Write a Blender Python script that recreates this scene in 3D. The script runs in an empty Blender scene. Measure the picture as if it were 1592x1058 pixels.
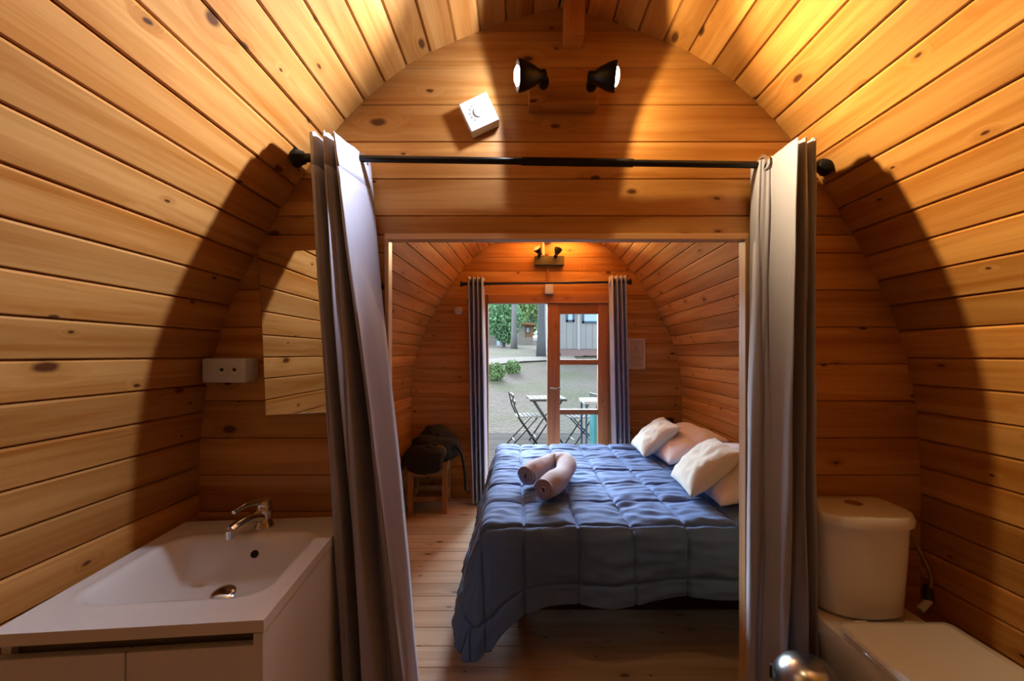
import bpy, bmesh, math, random
from mathutils import Vector, Matrix, Euler, noise
random.seed(7)
R = math.radians
scn = bpy.context.scene
COL = scn.collection

# ------------------------------------------------------------------ camera
HC = 1.28          # eye height
FPX = 620.0        # focal length in pixels of the 1592-wide frame
cam_d = bpy.data.cameras.new('camera')
cam_d.sensor_width = 36.0
cam_d.lens = FPX / 1592.0 * 36.0
cam_d.shift_x = -7 / 1592.0
cam_d.shift_y = 21 / 1592.0
cam_d.clip_start = 0.02
cam_d.clip_end = 300
cam = bpy.data.objects.new('camera', cam_d)
cam.location = (0, 0, HC)
cam.rotation_euler = (R(90), 0, 0)
COL.objects.link(cam)
scn.camera = cam

# ------------------------------------------------------------------ world, sun, exposure
w = bpy.data.worlds.new('world'); scn.world = w
w.use_nodes = True
wn = w.node_tree.nodes; wl = w.node_tree.links
bg = wn['Background']
bg.inputs[0].default_value = (0.72, 0.86, 1.0, 1)
bg.inputs[1].default_value = 4.2
sun_d = bpy.data.lights.new('sun', 'SUN')
sun_d.energy = 30.0
sun_d.angle = R(44)
sun_d.color = (0.74, 0.87, 1.0)
sun = bpy.data.objects.new('sun', sun_d)
SUN_DIR = Vector((0.08, -1.0, -0.43))        # hazy daylight coming in through the open door
sun.rotation_euler = SUN_DIR.to_track_quat('-Z', 'Y').to_euler()
sun.location = (0, 12, 9)
COL.objects.link(sun)
vs = scn.view_settings
scn.display_settings.display_device = 'sRGB'
vs.view_transform = 'Standard'
vs.look = 'None'
vs.exposure = 0.0
vs.gamma = 1.0
vs.use_curve_mapping = False

# ------------------------------------------------------------------ materials
def newmat(name):
    m = bpy.data.materials.new(name); m.use_nodes = True
    return m, m.node_tree.nodes, m.node_tree.links, m.node_tree.nodes['Principled BSDF']

def plain(name, col, rough=0.5, metal=0.0, bump=0.0, bscale=60.0, var=0.0, spec=0.5, sheen=0.0, coat=0.0):
    m, n, l, b = newmat(name)
    b.inputs['Base Color'].default_value = (*col, 1)
    b.inputs['Roughness'].default_value = rough
    b.inputs['Metallic'].default_value = metal
    b.inputs['Specular IOR Level'].default_value = spec
    b.inputs['Sheen Weight'].default_value = sheen
    b.inputs['Coat Weight'].default_value = coat
    tc = n.new('ShaderNodeTexCoord')
    ns = n.new('ShaderNodeTexNoise'); ns.inputs['Scale'].default_value = bscale; ns.inputs['Detail'].default_value = 4
    l.new(tc.outputs['Object'], ns.inputs['Vector'])
    if var > 0:
        mx = n.new('ShaderNodeMix'); mx.data_type = 'RGBA'
        mx.inputs[6].default_value = (*[c * (1 - var) for c in col], 1)
        mx.inputs[7].default_value = (*[min(1, c * (1 + var)) for c in col], 1)
        l.new(ns.outputs['Fac'], mx.inputs[0]); l.new(mx.outputs[2], b.inputs['Base Color'])
    if bump > 0:
        bp = n.new('ShaderNodeBump'); bp.inputs['Strength'].default_value = bump; bp.inputs['Distance'].default_value = 0.004
        l.new(ns.outputs['Fac'], bp.inputs['Height']); l.new(bp.outputs['Normal'], b.inputs['Normal'])
    return m

def wood(name, light, dark, knot, axis='Y', across=None, rough=0.42, knots=1.0, vary=0.28, spec=0.35):
    """boards: grain along the given local axis, knots, tone varies from board to board"""
    m, n, l, b = newmat(name)
    tc = n.new('ShaderNodeTexCoord'); oi = n.new('ShaderNodeObjectInfo')
    mul = n.new('ShaderNodeVectorMath'); mul.operation = 'SCALE'
    cx = n.new('ShaderNodeCombineXYZ')
    for i, k in enumerate((37.0, 53.0, 91.0)):
        mm = n.new('ShaderNodeMath'); mm.operation = 'MULTIPLY'; mm.inputs[1].default_value = k
        l.new(oi.outputs['Random'], mm.inputs[0]); l.new(mm.outputs[0], cx.inputs[i])
    add = n.new('ShaderNodeVectorMath'); add.operation = 'ADD'
    l.new(tc.outputs['Object'], add.inputs[0]); l.new(cx.outputs[0], add.inputs[1])
    def scaled(a, c):
        v = n.new('ShaderNodeVectorMath'); v.operation = 'MULTIPLY'
        s = {'X': (a, c, c), 'Y': (c, a, c), 'Z': (c, c, a)}[axis]
        v.inputs[1].default_value = s; l.new(add.outputs[0], v.inputs[0]); return v
    # knots
    across = across or {'Y': 'X', 'X': 'Z', 'Z': 'X'}[axis]
    sep = n.new('ShaderNodeSeparateXYZ'); l.new(add.outputs[0], sep.inputs[0])
    kv = n.new('ShaderNodeCombineXYZ')
    for i, (ax_, sc_) in enumerate(((axis, 2.9), (across, 6.0))):
        mm = n.new('ShaderNodeMath'); mm.operation = 'MULTIPLY'; mm.inputs[1].default_value = sc_
        l.new(sep.outputs['XYZ'.index(ax_)], mm.inputs[0]); l.new(mm.outputs[0], kv.inputs[i])
    kw = n.new('ShaderNodeTexNoise'); kw.inputs['Scale'].default_value = 16.0; l.new(add.outputs[0], kw.inputs['Vector'])
    ks = n.new('ShaderNodeVectorMath'); ks.operation = 'SCALE'; ks.inputs[3].default_value = 0.07; l.new(kw.outputs['Color'], ks.inputs[0])
    ka = n.new('ShaderNodeVectorMath'); ka.operation = 'ADD'; l.new(kv.outputs[0], ka.inputs[0]); l.new(ks.outputs[0], ka.inputs[1])
    vor = n.new('ShaderNodeTexVoronoi'); vor.voronoi_dimensions = '2D'; vor.feature = 'F1'; vor.inputs['Scale'].default_value = 1.0
    l.new(ka.outputs[0], vor.inputs['Vector'])
    csep = n.new('ShaderNodeSeparateColor'); l.new(vor.outputs['Color'], csep.inputs[0])
    csz = n.new('ShaderNodeMapRange'); csz.inputs[1].default_value = 0.25; csz.inputs[3].default_value = 2.7; csz.inputs[4].default_value = 0.78
    l.new(csep.outputs[0], csz.inputs[0])
    kd = n.new('ShaderNodeMath'); kd.operation = 'MULTIPLY'; l.new(vor.outputs['Distance'], kd.inputs[0]); l.new(csz.outputs[0], kd.inputs[1])
    kr = n.new('ShaderNodeValToRGB'); kr.color_ramp.elements[0].position = 0.04; kr.color_ramp.elements[0].color = (1, 1, 1, 1)
    kr.color_ramp.elements[1].position = 0.075; kr.color_ramp.elements[1].color = (0, 0, 0, 1)
    l.new(kd.outputs[0], kr.inputs[0])
    halo = n.new('ShaderNodeValToRGB'); halo.color_ramp.elements[0].position = 0.05; halo.color_ramp.elements[0].color = (1, 1, 1, 1)
    halo.color_ramp.elements[1].position = 0.26; halo.color_ramp.elements[1].color = (0, 0, 0, 1)
    l.new(kd.outputs[0], halo.inputs[0])
    # grain, bent around the knots
    vg = scaled(0.9, 17.0)
    bend = n.new('ShaderNodeVectorMath'); bend.operation = 'ADD'
    hv = n.new('ShaderNodeVectorMath'); hv.operation = 'SCALE'; hv.inputs[3].default_value = 0.4
    l.new(halo.outputs[0], hv.inputs[0]); l.new(vg.outputs[0], bend.inputs[0]); l.new(hv.outputs[0], bend.inputs[1])
    ng = n.new('ShaderNodeTexNoise'); ng.inputs['Scale'].default_value = 1.0; ng.inputs['Detail'].default_value = 5; ng.inputs['Roughness'].default_value = 0.62
    ng.inputs['Distortion'].default_value = 0.6
    l.new(bend.outputs[0], ng.inputs['Vector'])
    gr = n.new('ShaderNodeValToRGB'); gr.color_ramp.elements[0].position = 0.33; gr.color_ramp.elements[0].color = (*dark, 1)
    gr.color_ramp.elements[1].position = 0.62; gr.color_ramp.elements[1].color = (*light, 1)
    l.new(ng.outputs['Fac'], gr.inputs[0])
    vf = scaled(2.0, 110.0)
    nf = n.new('ShaderNodeTexNoise'); nf.inputs['Scale'].default_value = 1.0; nf.inputs['Detail'].default_value = 3
    l.new(vf.outputs[0], nf.inputs['Vector'])
    fine = n.new('ShaderNodeMapRange'); fine.inputs[3].default_value = 0.86; fine.inputs[4].default_value = 1.12
    l.new(nf.outputs['Fac'], fine.inputs[0])
    tone = n.new('ShaderNodeMapRange'); tone.inputs[3].default_value = 1 - vary; tone.inputs[4].default_value = 1 + vary * 0.6
    l.new(oi.outputs['Random'], tone.inputs[0])
    tm = n.new('ShaderNodeMath'); tm.operation = 'MULTIPLY'; l.new(fine.outputs[0], tm.inputs[0]); l.new(tone.outputs[0], tm.inputs[1])
    c1 = n.new('ShaderNodeVectorMath'); c1.operation = 'SCALE'
    l.new(gr.outputs[0], c1.inputs[0]); l.new(tm.outputs[0], c1.inputs[3])
    km = n.new('ShaderNodeMath'); km.operation = 'MULTIPLY'; km.inputs[1].default_value = 0.95 * knots; l.new(kr.outputs[0], km.inputs[0])
    hm = n.new('ShaderNodeMath'); hm.operation = 'MULTIPLY'; hm.inputs[1].default_value = 0.28 * knots; l.new(halo.outputs[0], hm.inputs[0])
    mh = n.new('ShaderNodeMix'); mh.data_type = 'RGBA'; l.new(hm.outputs[0], mh.inputs[0]); l.new(c1.outputs[0], mh.inputs[6])
    mh.inputs[7].default_value = (*[d * 0.75 for d in dark], 1)
    mk = n.new('ShaderNodeMix'); mk.data_type = 'RGBA'; l.new(km.outputs[0], mk.inputs[0]); l.new(mh.outputs[2], mk.inputs[6])
    mk.inputs[7].default_value = (*knot, 1)
    l.new(mk.outputs[2], b.inputs['Base Color'])
    b.inputs['Roughness'].default_value = rough
    b.inputs['Specular IOR Level'].default_value = spec
    bp = n.new('ShaderNodeBump'); bp.inputs['Strength'].default_value = 0.12; bp.inputs['Distance'].default_value = 0.002
    l.new(nf.outputs['Fac'], bp.inputs['Height']); l.new(bp.outputs['Normal'], b.inputs['Normal'])
    return m

def emit(name, col, s):
    m = bpy.data.materials.new(name); m.use_nodes = True
    n = m.node_tree.nodes; n.clear()
    e = n.new('ShaderNodeEmission'); e.inputs[0].default_value = (*col, 1); e.inputs[1].default_value = s
    o = n.new('ShaderNodeOutputMaterial'); m.node_tree.links.new(e.outputs[0], o.inputs[0])
    return m

def glassmat(name, tint=(0.94, 0.97, 0.98)):
    m = bpy.data.materials.new(name); m.use_nodes = True
    n = m.node_tree.nodes; n.clear(); l = m.node_tree.links
    t = n.new('ShaderNodeBsdfTransparent'); t.inputs[0].default_value = (*tint, 1)
    g = n.new('ShaderNodeBsdfGlossy'); g.inputs['Roughness'].default_value = 0.02
    f = n.new('ShaderNodeFresnel'); f.inputs[0].default_value = 1.2
    mx = n.new('ShaderNodeMixShader'); o = n.new('ShaderNodeOutputMaterial')
    l.new(f.outputs[0], mx.inputs[0]); l.new(t.outputs[0], mx.inputs[1]); l.new(g.outputs[0], mx.inputs[2]); l.new(mx.outputs[0], o.inputs[0])
    return m

PL = (0.545, 0.272, 0.080); PD = (0.355, 0.125, 0.018); KN = (0.065, 0.018, 0.005)
M = {}
M['shell'] = wood('varnished_pine_along', PL, PD, KN, 'Y')
M['boardx'] = wood('varnished_pine_across', PL, PD, KN, 'X', vary=0.18)
M['beam'] = wood('varnished_pine_upright', (0.52, 0.23, 0.065), (0.38, 0.14, 0.032), KN, 'Z')
M['trim'] = wood('planed_pine_trim_across', (0.60, 0.38, 0.20), (0.48, 0.27, 0.12), KN, 'X', knots=0.4)
M['trimz'] = wood('planed_pine_trim_upright', (0.60, 0.38, 0.20), (0.48, 0.27, 0.12), KN, 'Z', knots=0.4)
M['doorz'] = wood('red_brown_door_timber', (0.36, 0.15, 0.055), (0.26, 0.095, 0.032), (0.07, 0.025, 0.01), 'Z', knots=0.5)
M['doorx'] = wood('red_brown_door_timber_across', (0.36, 0.15, 0.055), (0.26, 0.095, 0.032), (0.07, 0.025, 0.01), 'X', knots=0.5)
M['floor'] = wood('floor_pine', (0.47, 0.345, 0.23), (0.36, 0.24, 0.145), (0.09, 0.04, 0.02), 'X', 'Y', rough=0.38, vary=0.16)
M['deck'] = wood('weathered_deck', (0.055, 0.048, 0.042), (0.045, 0.039, 0.034), (0.1, 0.09, 0.08), 'X', 'Y', rough=1.0, knots=0.4, spec=0.05)
M['stool'] = wood('stool_wood', (0.40, 0.20, 0.075), (0.28, 0.12, 0.04), KN, 'Z', knots=0.4)
M['backing'] = plain('dark_felt_backing', (0.035, 0.016, 0.008), 0.9, var=0.2)
M['ceramic'] = plain('white_ceramic', (0.70, 0.70, 0.72), 0.12, var=0.02, bscale=8, coat=0.3)
M['laminate'] = plain('white_laminate', (0.68, 0.70, 0.76), 0.35, var=0.02, bscale=20)
M['plastic'] = plain('white_plastic', (0.52, 0.53, 0.54), 0.35, var=0.02)
M['plasticg'] = plain('grey_print', (0.25, 0.26, 0.28), 0.5, var=0.05)
M['black'] = plain('black_metal', (0.018, 0.017, 0.016), 0.32, 0.6, var=0.2)
M['blackp'] = plain('black_plastic', (0.012, 0.012, 0.012), 0.45, var=0.2)
M['chrome'] = plain('chrome', (0.72, 0.71, 0.69), 0.12, 1.0, var=0.05)
M['steel'] = plain('brushed_steel', (0.42, 0.42, 0.43), 0.24, 1.0, var=0.1)
M['hole'] = plain('dark_hole', (0.01, 0.009, 0.008), 0.9, var=0.1)
M['curtain'] = plain('grey_lilac_curtain', (0.29, 0.29, 0.375), 0.62, bump=0.12, bscale=380, var=0.05, sheen=0.25)
M['hem'] = plain('pale_curtain_band', (0.40, 0.40, 0.49), 0.55, bump=0.1, bscale=380, var=0.04, sheen=0.2)
M['duvet'] = plain('slate_blue_quilt', (0.080, 0.155, 0.37), 0.85, bump=0.2, bscale=230, var=0.08, sheen=0.08, spec=0.2)
M['sheet'] = plain('white_cotton', (0.74, 0.70, 0.73), 0.75, bump=0.15, bscale=140, var=0.04)
M['cushion'] = plain('cream_plush', (0.62, 0.60, 0.50), 0.95, bump=0.5, bscale=160, var=0.08, sheen=0.5)
M['towel'] = plain('mauve_towel', (0.36, 0.30, 0.34), 0.95, bump=0.7, bscale=330, var=0.12, sheen=0.5)
M['bag'] = plain('black_bag_and_underbed_shade', (0.009, 0.0085, 0.009), 0.85, bump=0.3, bscale=120, var=0.3)
M['bagpocket_shaded_bar'] = plain('olive_patch_and_shaded_bar', (0.07, 0.055, 0.025), 0.85, bump=0.3, bscale=160, var=0.2)
M['mattress'] = plain('mattress_ticking', (0.70, 0.69, 0.70), 0.8, var=0.03)
M['paper'] = plain('framed_print_paper', (0.50, 0.36, 0.24), 0.7, var=0.15, bscale=25)
M['pframe'] = plain('pale_picture_frame', (0.62, 0.52, 0.44), 0.5, var=0.05)
M['hose'] = plain('braided_hose', (0.30, 0.20, 0.10), 0.35, 0.7, var=0.2, bscale=400)
M['glass'] = glassmat('pane_glass')
M['mirror'] = plain('mirror_silver', (0.86, 0.86, 0.84), 0.01, 1.0)
M['lens'] = emit('lit_lens_cool', (1.0, 0.95, 0.86), 14)
M['lensw'] = emit('lit_lens_warm', (1.0, 0.86, 0.62), 22)
M['lensoff'] = plain('unlit_lens', (0.45, 0.52, 0.6), 0.08, 0.3, var=0.05)
M['teal'] = plain('teal_paint', (0.02, 0.20, 0.21), 0.5, var=0.1)
M['slat'] = plain('grey_slat_wood', (0.13, 0.122, 0.112), 0.9, var=0.12, bscale=40, spec=0.1)
M['iron'] = plain('dark_painted_iron', (0.04, 0.038, 0.036), 0.5, 0.4, var=0.1)
M['bark'] = plain('grey_bark', (0.07, 0.073, 0.078), 0.9, bump=0.8, bscale=14, var=0.35)
M['barkp'] = plain('pale_bark', (0.17, 0.165, 0.16), 0.9, bump=0.6, bscale=18, var=0.2)
M['leafa'] = plain('green_leaves', (0.12, 0.25, 0.11), 0.7, var=0.45, bscale=0.9)
M['leafb'] = plain('light_green_leaves', (0.21, 0.32, 0.12), 0.7, var=0.4, bscale=0.9)
M['leafc'] = plain('bush_leaves', (0.14, 0.22, 0.08), 0.7, var=0.4, bscale=3)
M['clad'] = plain('pale_grey_cladding', (0.24, 0.225, 0.215), 0.8, var=0.1, bscale=3)
M['cladw'] = plain('white_corner_board', (0.30, 0.29, 0.28), 0.7, var=0.05)
M['winblue'] = plain('dark_blue_frame', (0.02, 0.05, 0.09), 0.5, var=0.1)
M['winpane'] = plain('reflective_pane', (0.25, 0.33, 0.40), 0.08, 0.2, var=0.1)
M['mulch'] = plain('red_brown_mulch', (0.13, 0.075, 0.065), 0.95, bump=1.0, bscale=30, var=0.4)
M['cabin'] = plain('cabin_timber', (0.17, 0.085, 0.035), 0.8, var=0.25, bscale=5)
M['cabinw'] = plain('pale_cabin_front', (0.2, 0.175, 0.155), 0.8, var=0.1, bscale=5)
M['path'] = plain('sandy_path', (0.16, 0.138, 0.118), 1.0, spec=0.05, var=0.12, bscale=4)

def groundmat():
    m, n, l, b = newmat('dry_grass_ground')
    tc = n.new('ShaderNodeTexCoord')
    a = n.new('ShaderNodeTexNoise'); a.inputs['Scale'].default_value = 0.55; a.inputs['Detail'].default_value = 6
    c = n.new('ShaderNodeTexNoise'); c.inputs['Scale'].default_value = 14; c.inputs['Detail'].default_value = 6
    l.new(tc.outputs['Object'], a.inputs[0]); l.new(tc.outputs['Object'], c.inputs[0])
    r = n.new('ShaderNodeValToRGB')
    r.color_ramp.elements[0].position = 0.40; r.color_ramp.elements[0].color = (0.112, 0.092, 0.080, 1)
    r.color_ramp.elements[1].position = 0.66; r.color_ramp.elements[1].color = (0.085, 0.083, 0.052, 1)
    l.new(a.outputs[0], r.inputs[0])
    mr = n.new('ShaderNodeMapRange'); mr.inputs[3].default_value = 0.55; mr.inputs[4].default_value = 1.45
    l.new(c.outputs[0], mr.inputs[0])
    s = n.new('ShaderNodeVectorMath'); s.operation = 'SCALE'; l.new(r.outputs[0], s.inputs[0]); l.new(mr.outputs[0], s.inputs[3])
    l.new(s.outputs[0], b.inputs['Base Color']); b.inputs['Roughness'].default_value = 1.0; b.inputs['Specular IOR Level'].default_value = 0.05
    bp = n.new('ShaderNodeBump'); bp.inputs['Strength'].default_value = 0.8; bp.inputs['Distance'].default_value = 0.05
    l.new(c.outputs[0], bp.inputs['Height']); l.new(bp.outputs['Normal'], b.inputs['Normal'])
    return m
M['ground'] = groundmat()

# ------------------------------------------------------------------ mesh helpers
class MB:
    def __init__(s): s.v = []; s.f = []
    def add(s, vs, fs):
        o = len(s.v); s.v += [tuple(p) for p in vs]; s.f += [tuple(i + o for i in f) for f in fs]; return s
    def box(s, x0, x1, y0, y1, z0, z1, bev=0.0, mat=None):
        b = bmesh.new(); bmesh.ops.create_cube(b, size=1)
        for v in b.verts:
            v.co = Vector(((x0 + x1) / 2 + v.co.x * (x1 - x0), (y0 + y1) / 2 + v.co.y * (y1 - y0), (z0 + z1) / 2 + v.co.z * (z1 - z0)))
        if bev > 0:
            bmesh.ops.bevel(b, geom=list(b.edges), offset=bev, segments=2, profile=0.6, affect='EDGES')
        return s.bm(b, mat)
    def bm(s, b, mat=None):
        b.verts.ensure_lookup_table(); b.verts.index_update()
        vs = [(mat @ v.co) if mat else v.co.copy() for v in b.verts]
        fs = [[v.index for v in f.verts] for f in b.faces]
        b.free(); return s.add(vs, fs)
    def rings(s, rings, closed=True, cap0=True, cap1=True):
        n = len(rings[0]); vs = [p for r in rings for p in r]; fs = []
        for i in range(len(rings) - 1):
            for j in range(n if closed else n - 1):
                k = (j + 1) % n
                fs.append((i * n + j, i * n + k, (i + 1) * n + k, (i + 1) * n + j))
        if cap0: fs.append(tuple(range(n))[::-1])
        if cap1: fs.append(tuple((len(rings) - 1) * n + j for j in range(n)))
        return s.add(vs, fs)
    def lathe(s, prof, seg=24, mat=None, cap0=True, cap1=True):
        rs = [[(r * math.cos(2 * math.pi * k / seg), r * math.sin(2 * math.pi * k / seg), z) for k in range(seg)] for r, z in prof]
        if mat: rs = [[tuple(mat @ Vector(p)) for p in r] for r in rs]
        return s.rings(rs, True, cap0, cap1)
    def tube(s, pts, r, seg=10, cap=True):
        pts = [Vector(p) for p in pts]; rs = []
        rad = r if isinstance(r, (list, tuple)) else [r] * len(pts)
        up = None
        for i, p in enumerate(pts):
            t = (pts[min(i + 1, len(pts) - 1)] - pts[max(i - 1, 0)]).normalized()
            if up is None: up = t.orthogonal().normalized()
            up = (up - t * up.dot(t)).normalized(); sd = t.cross(up)
            rs.append([tuple(p + (up * math.cos(a) + sd * math.sin(a)) * rad[i]) for a in [2 * math.pi * k / seg for k in range(seg)]])
        return s.rings(rs, True, cap, cap)
    def grid(s, P):
        ny, nx = len(P), len(P[0])
        return s.add([p for r in P for p in r], [(j * nx + i, j * nx + i + 1, (j + 1) * nx + i + 1, (j + 1) * nx + i) for j in range(ny - 1) for i in range(nx - 1)])
    def mesh(s, name, mat, smooth=False):
        me = bpy.data.meshes.new(name); me.from_pydata(s.v, [], s.f)
        b = bmesh.new(); b.from_mesh(me); bmesh.ops.recalc_face_normals(b, faces=b.faces); b.to_mesh(me); b.free()
        me.materials.append(M[mat] if isinstance(mat, str) else mat)
        if smooth is True:
            me.polygons.foreach_set('use_smooth', [True] * len(me.polygons))
        elif smooth:
            me.polygons.foreach_set('use_smooth', [True] * len(me.polygons))
            me.set_sharp_from_angle(angle=R(smooth))
        me.update(); return me
    def build(s, name, mat, parent=None, smooth=False, loc=None):
        return link(name, s.mesh(name, mat, smooth), parent, loc)

def link(name, me, parent=None, loc=None, rot=None):
    o = bpy.data.objects.new(name, me); COL.objects.link(o)
    if parent: o.parent = parent
    if loc is not None: o.location = loc
    if rot is not None: o.rotation_euler = rot
    return o

def tag(o, label=None, cat=None, group=None, kind=None):
    if label: o['label'] = label
    if cat: o['category'] = cat
    if group: o['group'] = group
    if kind: o['kind'] = kind
    return o

def thing(name, label, cat, loc=(0, 0, 0), rot=(0, 0, 0), group=None):
    o = bpy.data.objects.new(name, None); o.empty_display_size = 0.1
    COL.objects.link(o); o.location = loc; o.rotation_euler = rot
    return tag(o, label, cat, group)

def struct(name, mb, mat, parent=None, smooth=False, label=None):
    o = mb.build(name, mat, parent, smooth); o['kind'] = 'structure'
    if label: o['label'] = label
    return o

def catmull(pts, n):
    pts = [Vector(p) for p in pts]; out = []
    P = [pts[0] * 2 - pts[1]] + pts + [pts[-1] * 2 - pts[-2]]
    for i in range(1, len(P) - 2):
        for k in range(n):
            t = k / n; a, b, c, d = P[i - 1], P[i], P[i + 1], P[i + 2]
            out.append(0.5 * ((2 * b) + (c - a) * t + (2 * a - 5 * b + 4 * c - d) * t * t + (3 * b - a - 3 * c + d) * t ** 3))
    out.append(pts[-1]); return out

def px(x, y, d):
    """photo pixel at distance d -> place in the room (used only to take measurements)"""
    return Vector(((x - 803) * d / FPX, d, HC - (y - 550) * d / FPX))

# ------------------------------------------------------------------ the pod's arch
XC = 0.1426                 # centre line of the pod at the partition
YP = 1.32                   # bathroom face of the partition
YF = 3.52                   # inner face of the door wall
YB = -1.25                  # wall behind the camera
SK = 0.125 / (YF - YP)      # slight turn of the bedroom's axis
HALF = [(0, 2.425), (0.111, 2.397), (0.194, 2.374), (0.289, 2.338), (0.443, 2.272), (0.523, 2.222), (0.589, 2.170), (0.653, 2.113), (0.738, 2.025),
        (0.822, 1.915), (0.906, 1.785), (1.004, 1.612), (1.085, 1.448), (1.147, 1.27), (1.182, 1.07), (1.194, 0.90), (1.194, 0.6), (1.186, 0.3), (1.176, 0.0)]
fine = catmull([(-a, z, 0) for a, z in HALF[:0:-1]] + [(a, z, 0) for a, z in HALF], 12)
def resample(poly, step):
    L = [0]
    for a, b in zip(poly, poly[1:]): L.append(L[-1] + (b - a).length)
    n = round(L[-1] / step); out = []; j = 0
    for k in range(n + 1):
        t = L[-1] * k / n
        while j < len(L) - 2 and L[j + 1] < t: j += 1
        u = (t - L[j]) / max(1e-9, L[j + 1] - L[j]); out.append(poly[j].lerp(poly[j + 1], u))
    return out
arch = resample(fine, 0.0905)
def halfw(z):
    z = max(0.0, min(2.424, z))
    r = [p for p in fine if p.x >= -1e-6]
    for a, b in zip(r, r[1:]):
        if b.y <= z <= a.y: return a.x + (b.x - a.x) * (a.y - z) / max(1e-9, a.y - b.y)
    return 0

def offset_arch(off):
    out = []
    for i, p in enumerate(arch):
        a = arch[max(0, i - 1)]; b = arch[min(len(arch) - 1, i + 1)]; t = (b - a).normalized()
        nrm = Vector((-t.y, t.x, 0))
        if nrm.dot(p - Vector((0, 1.2, 0))) < 0: nrm = -nrm
        out.append(p + nrm * off)
    return out

def shell(side_names, y0, y1, skew):
    """vaulted lining of tongue and groove boards; each board is its own object"""
    L = y1 - y0
    wdt = (arch[1] - arch[0]).length
    g = 0.0055
    prof = [(-wdt / 2 + g, 0), (wdt / 2 - g, 0), (wdt / 2 - 0.0004, 0.007), (wdt / 2 - 0.0004, 0.02), (-wdt / 2 + 0.0004, 0.02), (-wdt / 2 + 0.0004, 0.007)]
    me = MB().rings([[(a, y, b) for a, b in prof] for y in (0, L)]).mesh('plank', 'shell')
    outer = offset_arch(0.028); outer2 = offset_arch(0.075)
    xs = lambda y: XC + (max(0, y - YP) * SK if skew else 0)
    n = len(arch) - 1
    zm = [(arch[i].y + arch[i + 1].y) / 2 for i in range(n)]
    groups = {}
    for i in range(n):
        mid = (arch[i] + arch[i + 1]) / 2
        key = 'c' if mid.y > 1.93 else ('l' if mid.x < 0 else 'r')
        groups.setdefault(key, []).append(i)
    for key, idx in groups.items():
        mb = MB(); i0, i1 = idx[0], idx[-1] + 1
        rings = []
        for y in (y0, y1):
            rings.append([(outer[i].x + xs(y), y, outer[i].y) for i in range(i0, i1 + 1)] + [(outer2[i].x + xs(y), y, outer2[i].y) for i in range(i1, i0 - 1, -1)])
        mb.rings(rings)
        st = struct(side_names[key], mb, 'backing')
        for i in idx:
            a, b = arch[i], arch[i + 1]; t = (b - a).normalized(); m = (a + b) / 2
            nrm = Vector((-t.y, t.x, 0))
            if nrm.dot(m - Vector((0, 1.2, 0))) < 0: nrm = -nrm; t = -t
            X = Vector((t.x, 0, t.y)); Z = Vector((nrm.x, 0, nrm.y)); Y = Z.cross(X)
            flip = Y.y < 0
            if flip: X = -X; Y = Z.cross(X)
            o = link('plank', me, st)
            jit = random.uniform(-0.0012, 0.0012)
            mat = Matrix((X, Y, Z)).transposed().to_4x4()
            if skew: mat = Matrix.Rotation(-math.atan(SK), 4, 'Z') @ mat
            mat.translation = Vector((m.x + xs(y0), y0, m.y)) + Z * (0.0 + jit)
            o.matrix_local = mat
shell({'l': 'wall_left', 'r': 'wall_right', 'c': 'ceiling'}, YB, YP + 0.026, False)
shell({'l': 'wall_bedroom_left', 'r': 'wall_bedroom_right', 'c': 'ceiling_bedroom'}, YP + 0.028, YF + 0.03, True)

# ------------------------------------------------------------------ board walls across the pod
def board_poly(xl, xr, z0, z1, y, yb, mb=None):
    """prism between left edge xl(z) and right edge xr(z), chamfered along its long edges"""
    K = 4; mb = mb or MB()
    def ring(a, b, yy):
        zs = [a + (b - a) * k / K for k in range(K + 1)]
        return [(xl(z), yy, z) for z in zs] + [(xr(z), yy, z) for z in reversed(zs)]
    sg = 1 if yb > y else -1
    mb.rings([ring(z0 + 0.0028, z1 - 0.0028, y), ring(z0 + 0.0004, z1 - 0.0004, y + sg * 0.004), ring(z0 + 0.0004, z1 - 0.0004, yb)])
    return mb

def cross_wall(parent, y, yb, xc, pitch, z_off, hole=None, rng=None, mat='boardx'):
    """hole = (x0, x1, top)"""
    z = z_off
    while z < 2.44:
        z0, z1 = max(0.0, z), min(2.44, z + pitch)
        z += pitch
        if z1 - z0 < 0.01: continue
        L = lambda q: xc - halfw(q) - 0.012 * (1 if q < 2.41 else 0)
        Rr = lambda q: xc + halfw(q) + 0.012 * (1 if q < 2.41 else 0)
        segs = []
        if hole and z0 < hole[2]:
            hz = hole[2]
            cut = hole
            segs.append((L, lambda q, c=cut: c[0], z0, min(z1, hz) if z1 > hz else z1))
            segs.append((lambda q, c=cut: c[1], Rr, z0, min(z1, hz) if z1 > hz else z1))
            if z1 > hz + 0.012: segs.append((L, Rr, hz, z1))
        else:
            segs.append((L, Rr, z0, z1))
        for a, b, q0, q1 in segs:
            board_poly(a, b, q0, q1, y, yb).build('board', mat, parent)

def slab_with_hole(y0, y1, xc, hole):
    mb = MB()
    K = 40
    zs = sorted(set([2.45 * k / K for k in range(K + 1)] + ([hole[2]] if hole else [])))
    for a, b in zip(zs, zs[1:]):
        ha0, hb0 = halfw(a) + 0.05, halfw(min(b, 2.42)) + 0.05
        if hole and b <= hole[2] + 1e-6:
            mb.rings([[(xc - ha0, y, a), (hole[0], y, a), (hole[0], y, b), (xc - hb0, y, b)] for y in (y0, y1)])
            mb.rings([[(hole[1], y, a), (xc + ha0, y, a), (xc + hb0, y, b), (hole[1], y, b)] for y in (y0, y1)])
        else:
            mb.rings([[(xc - ha0, y, a), (xc + ha0, y, a), (xc + hb0, y, b), (xc - hb0, y, b)] for y in (y0, y1)])
    return mb

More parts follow.
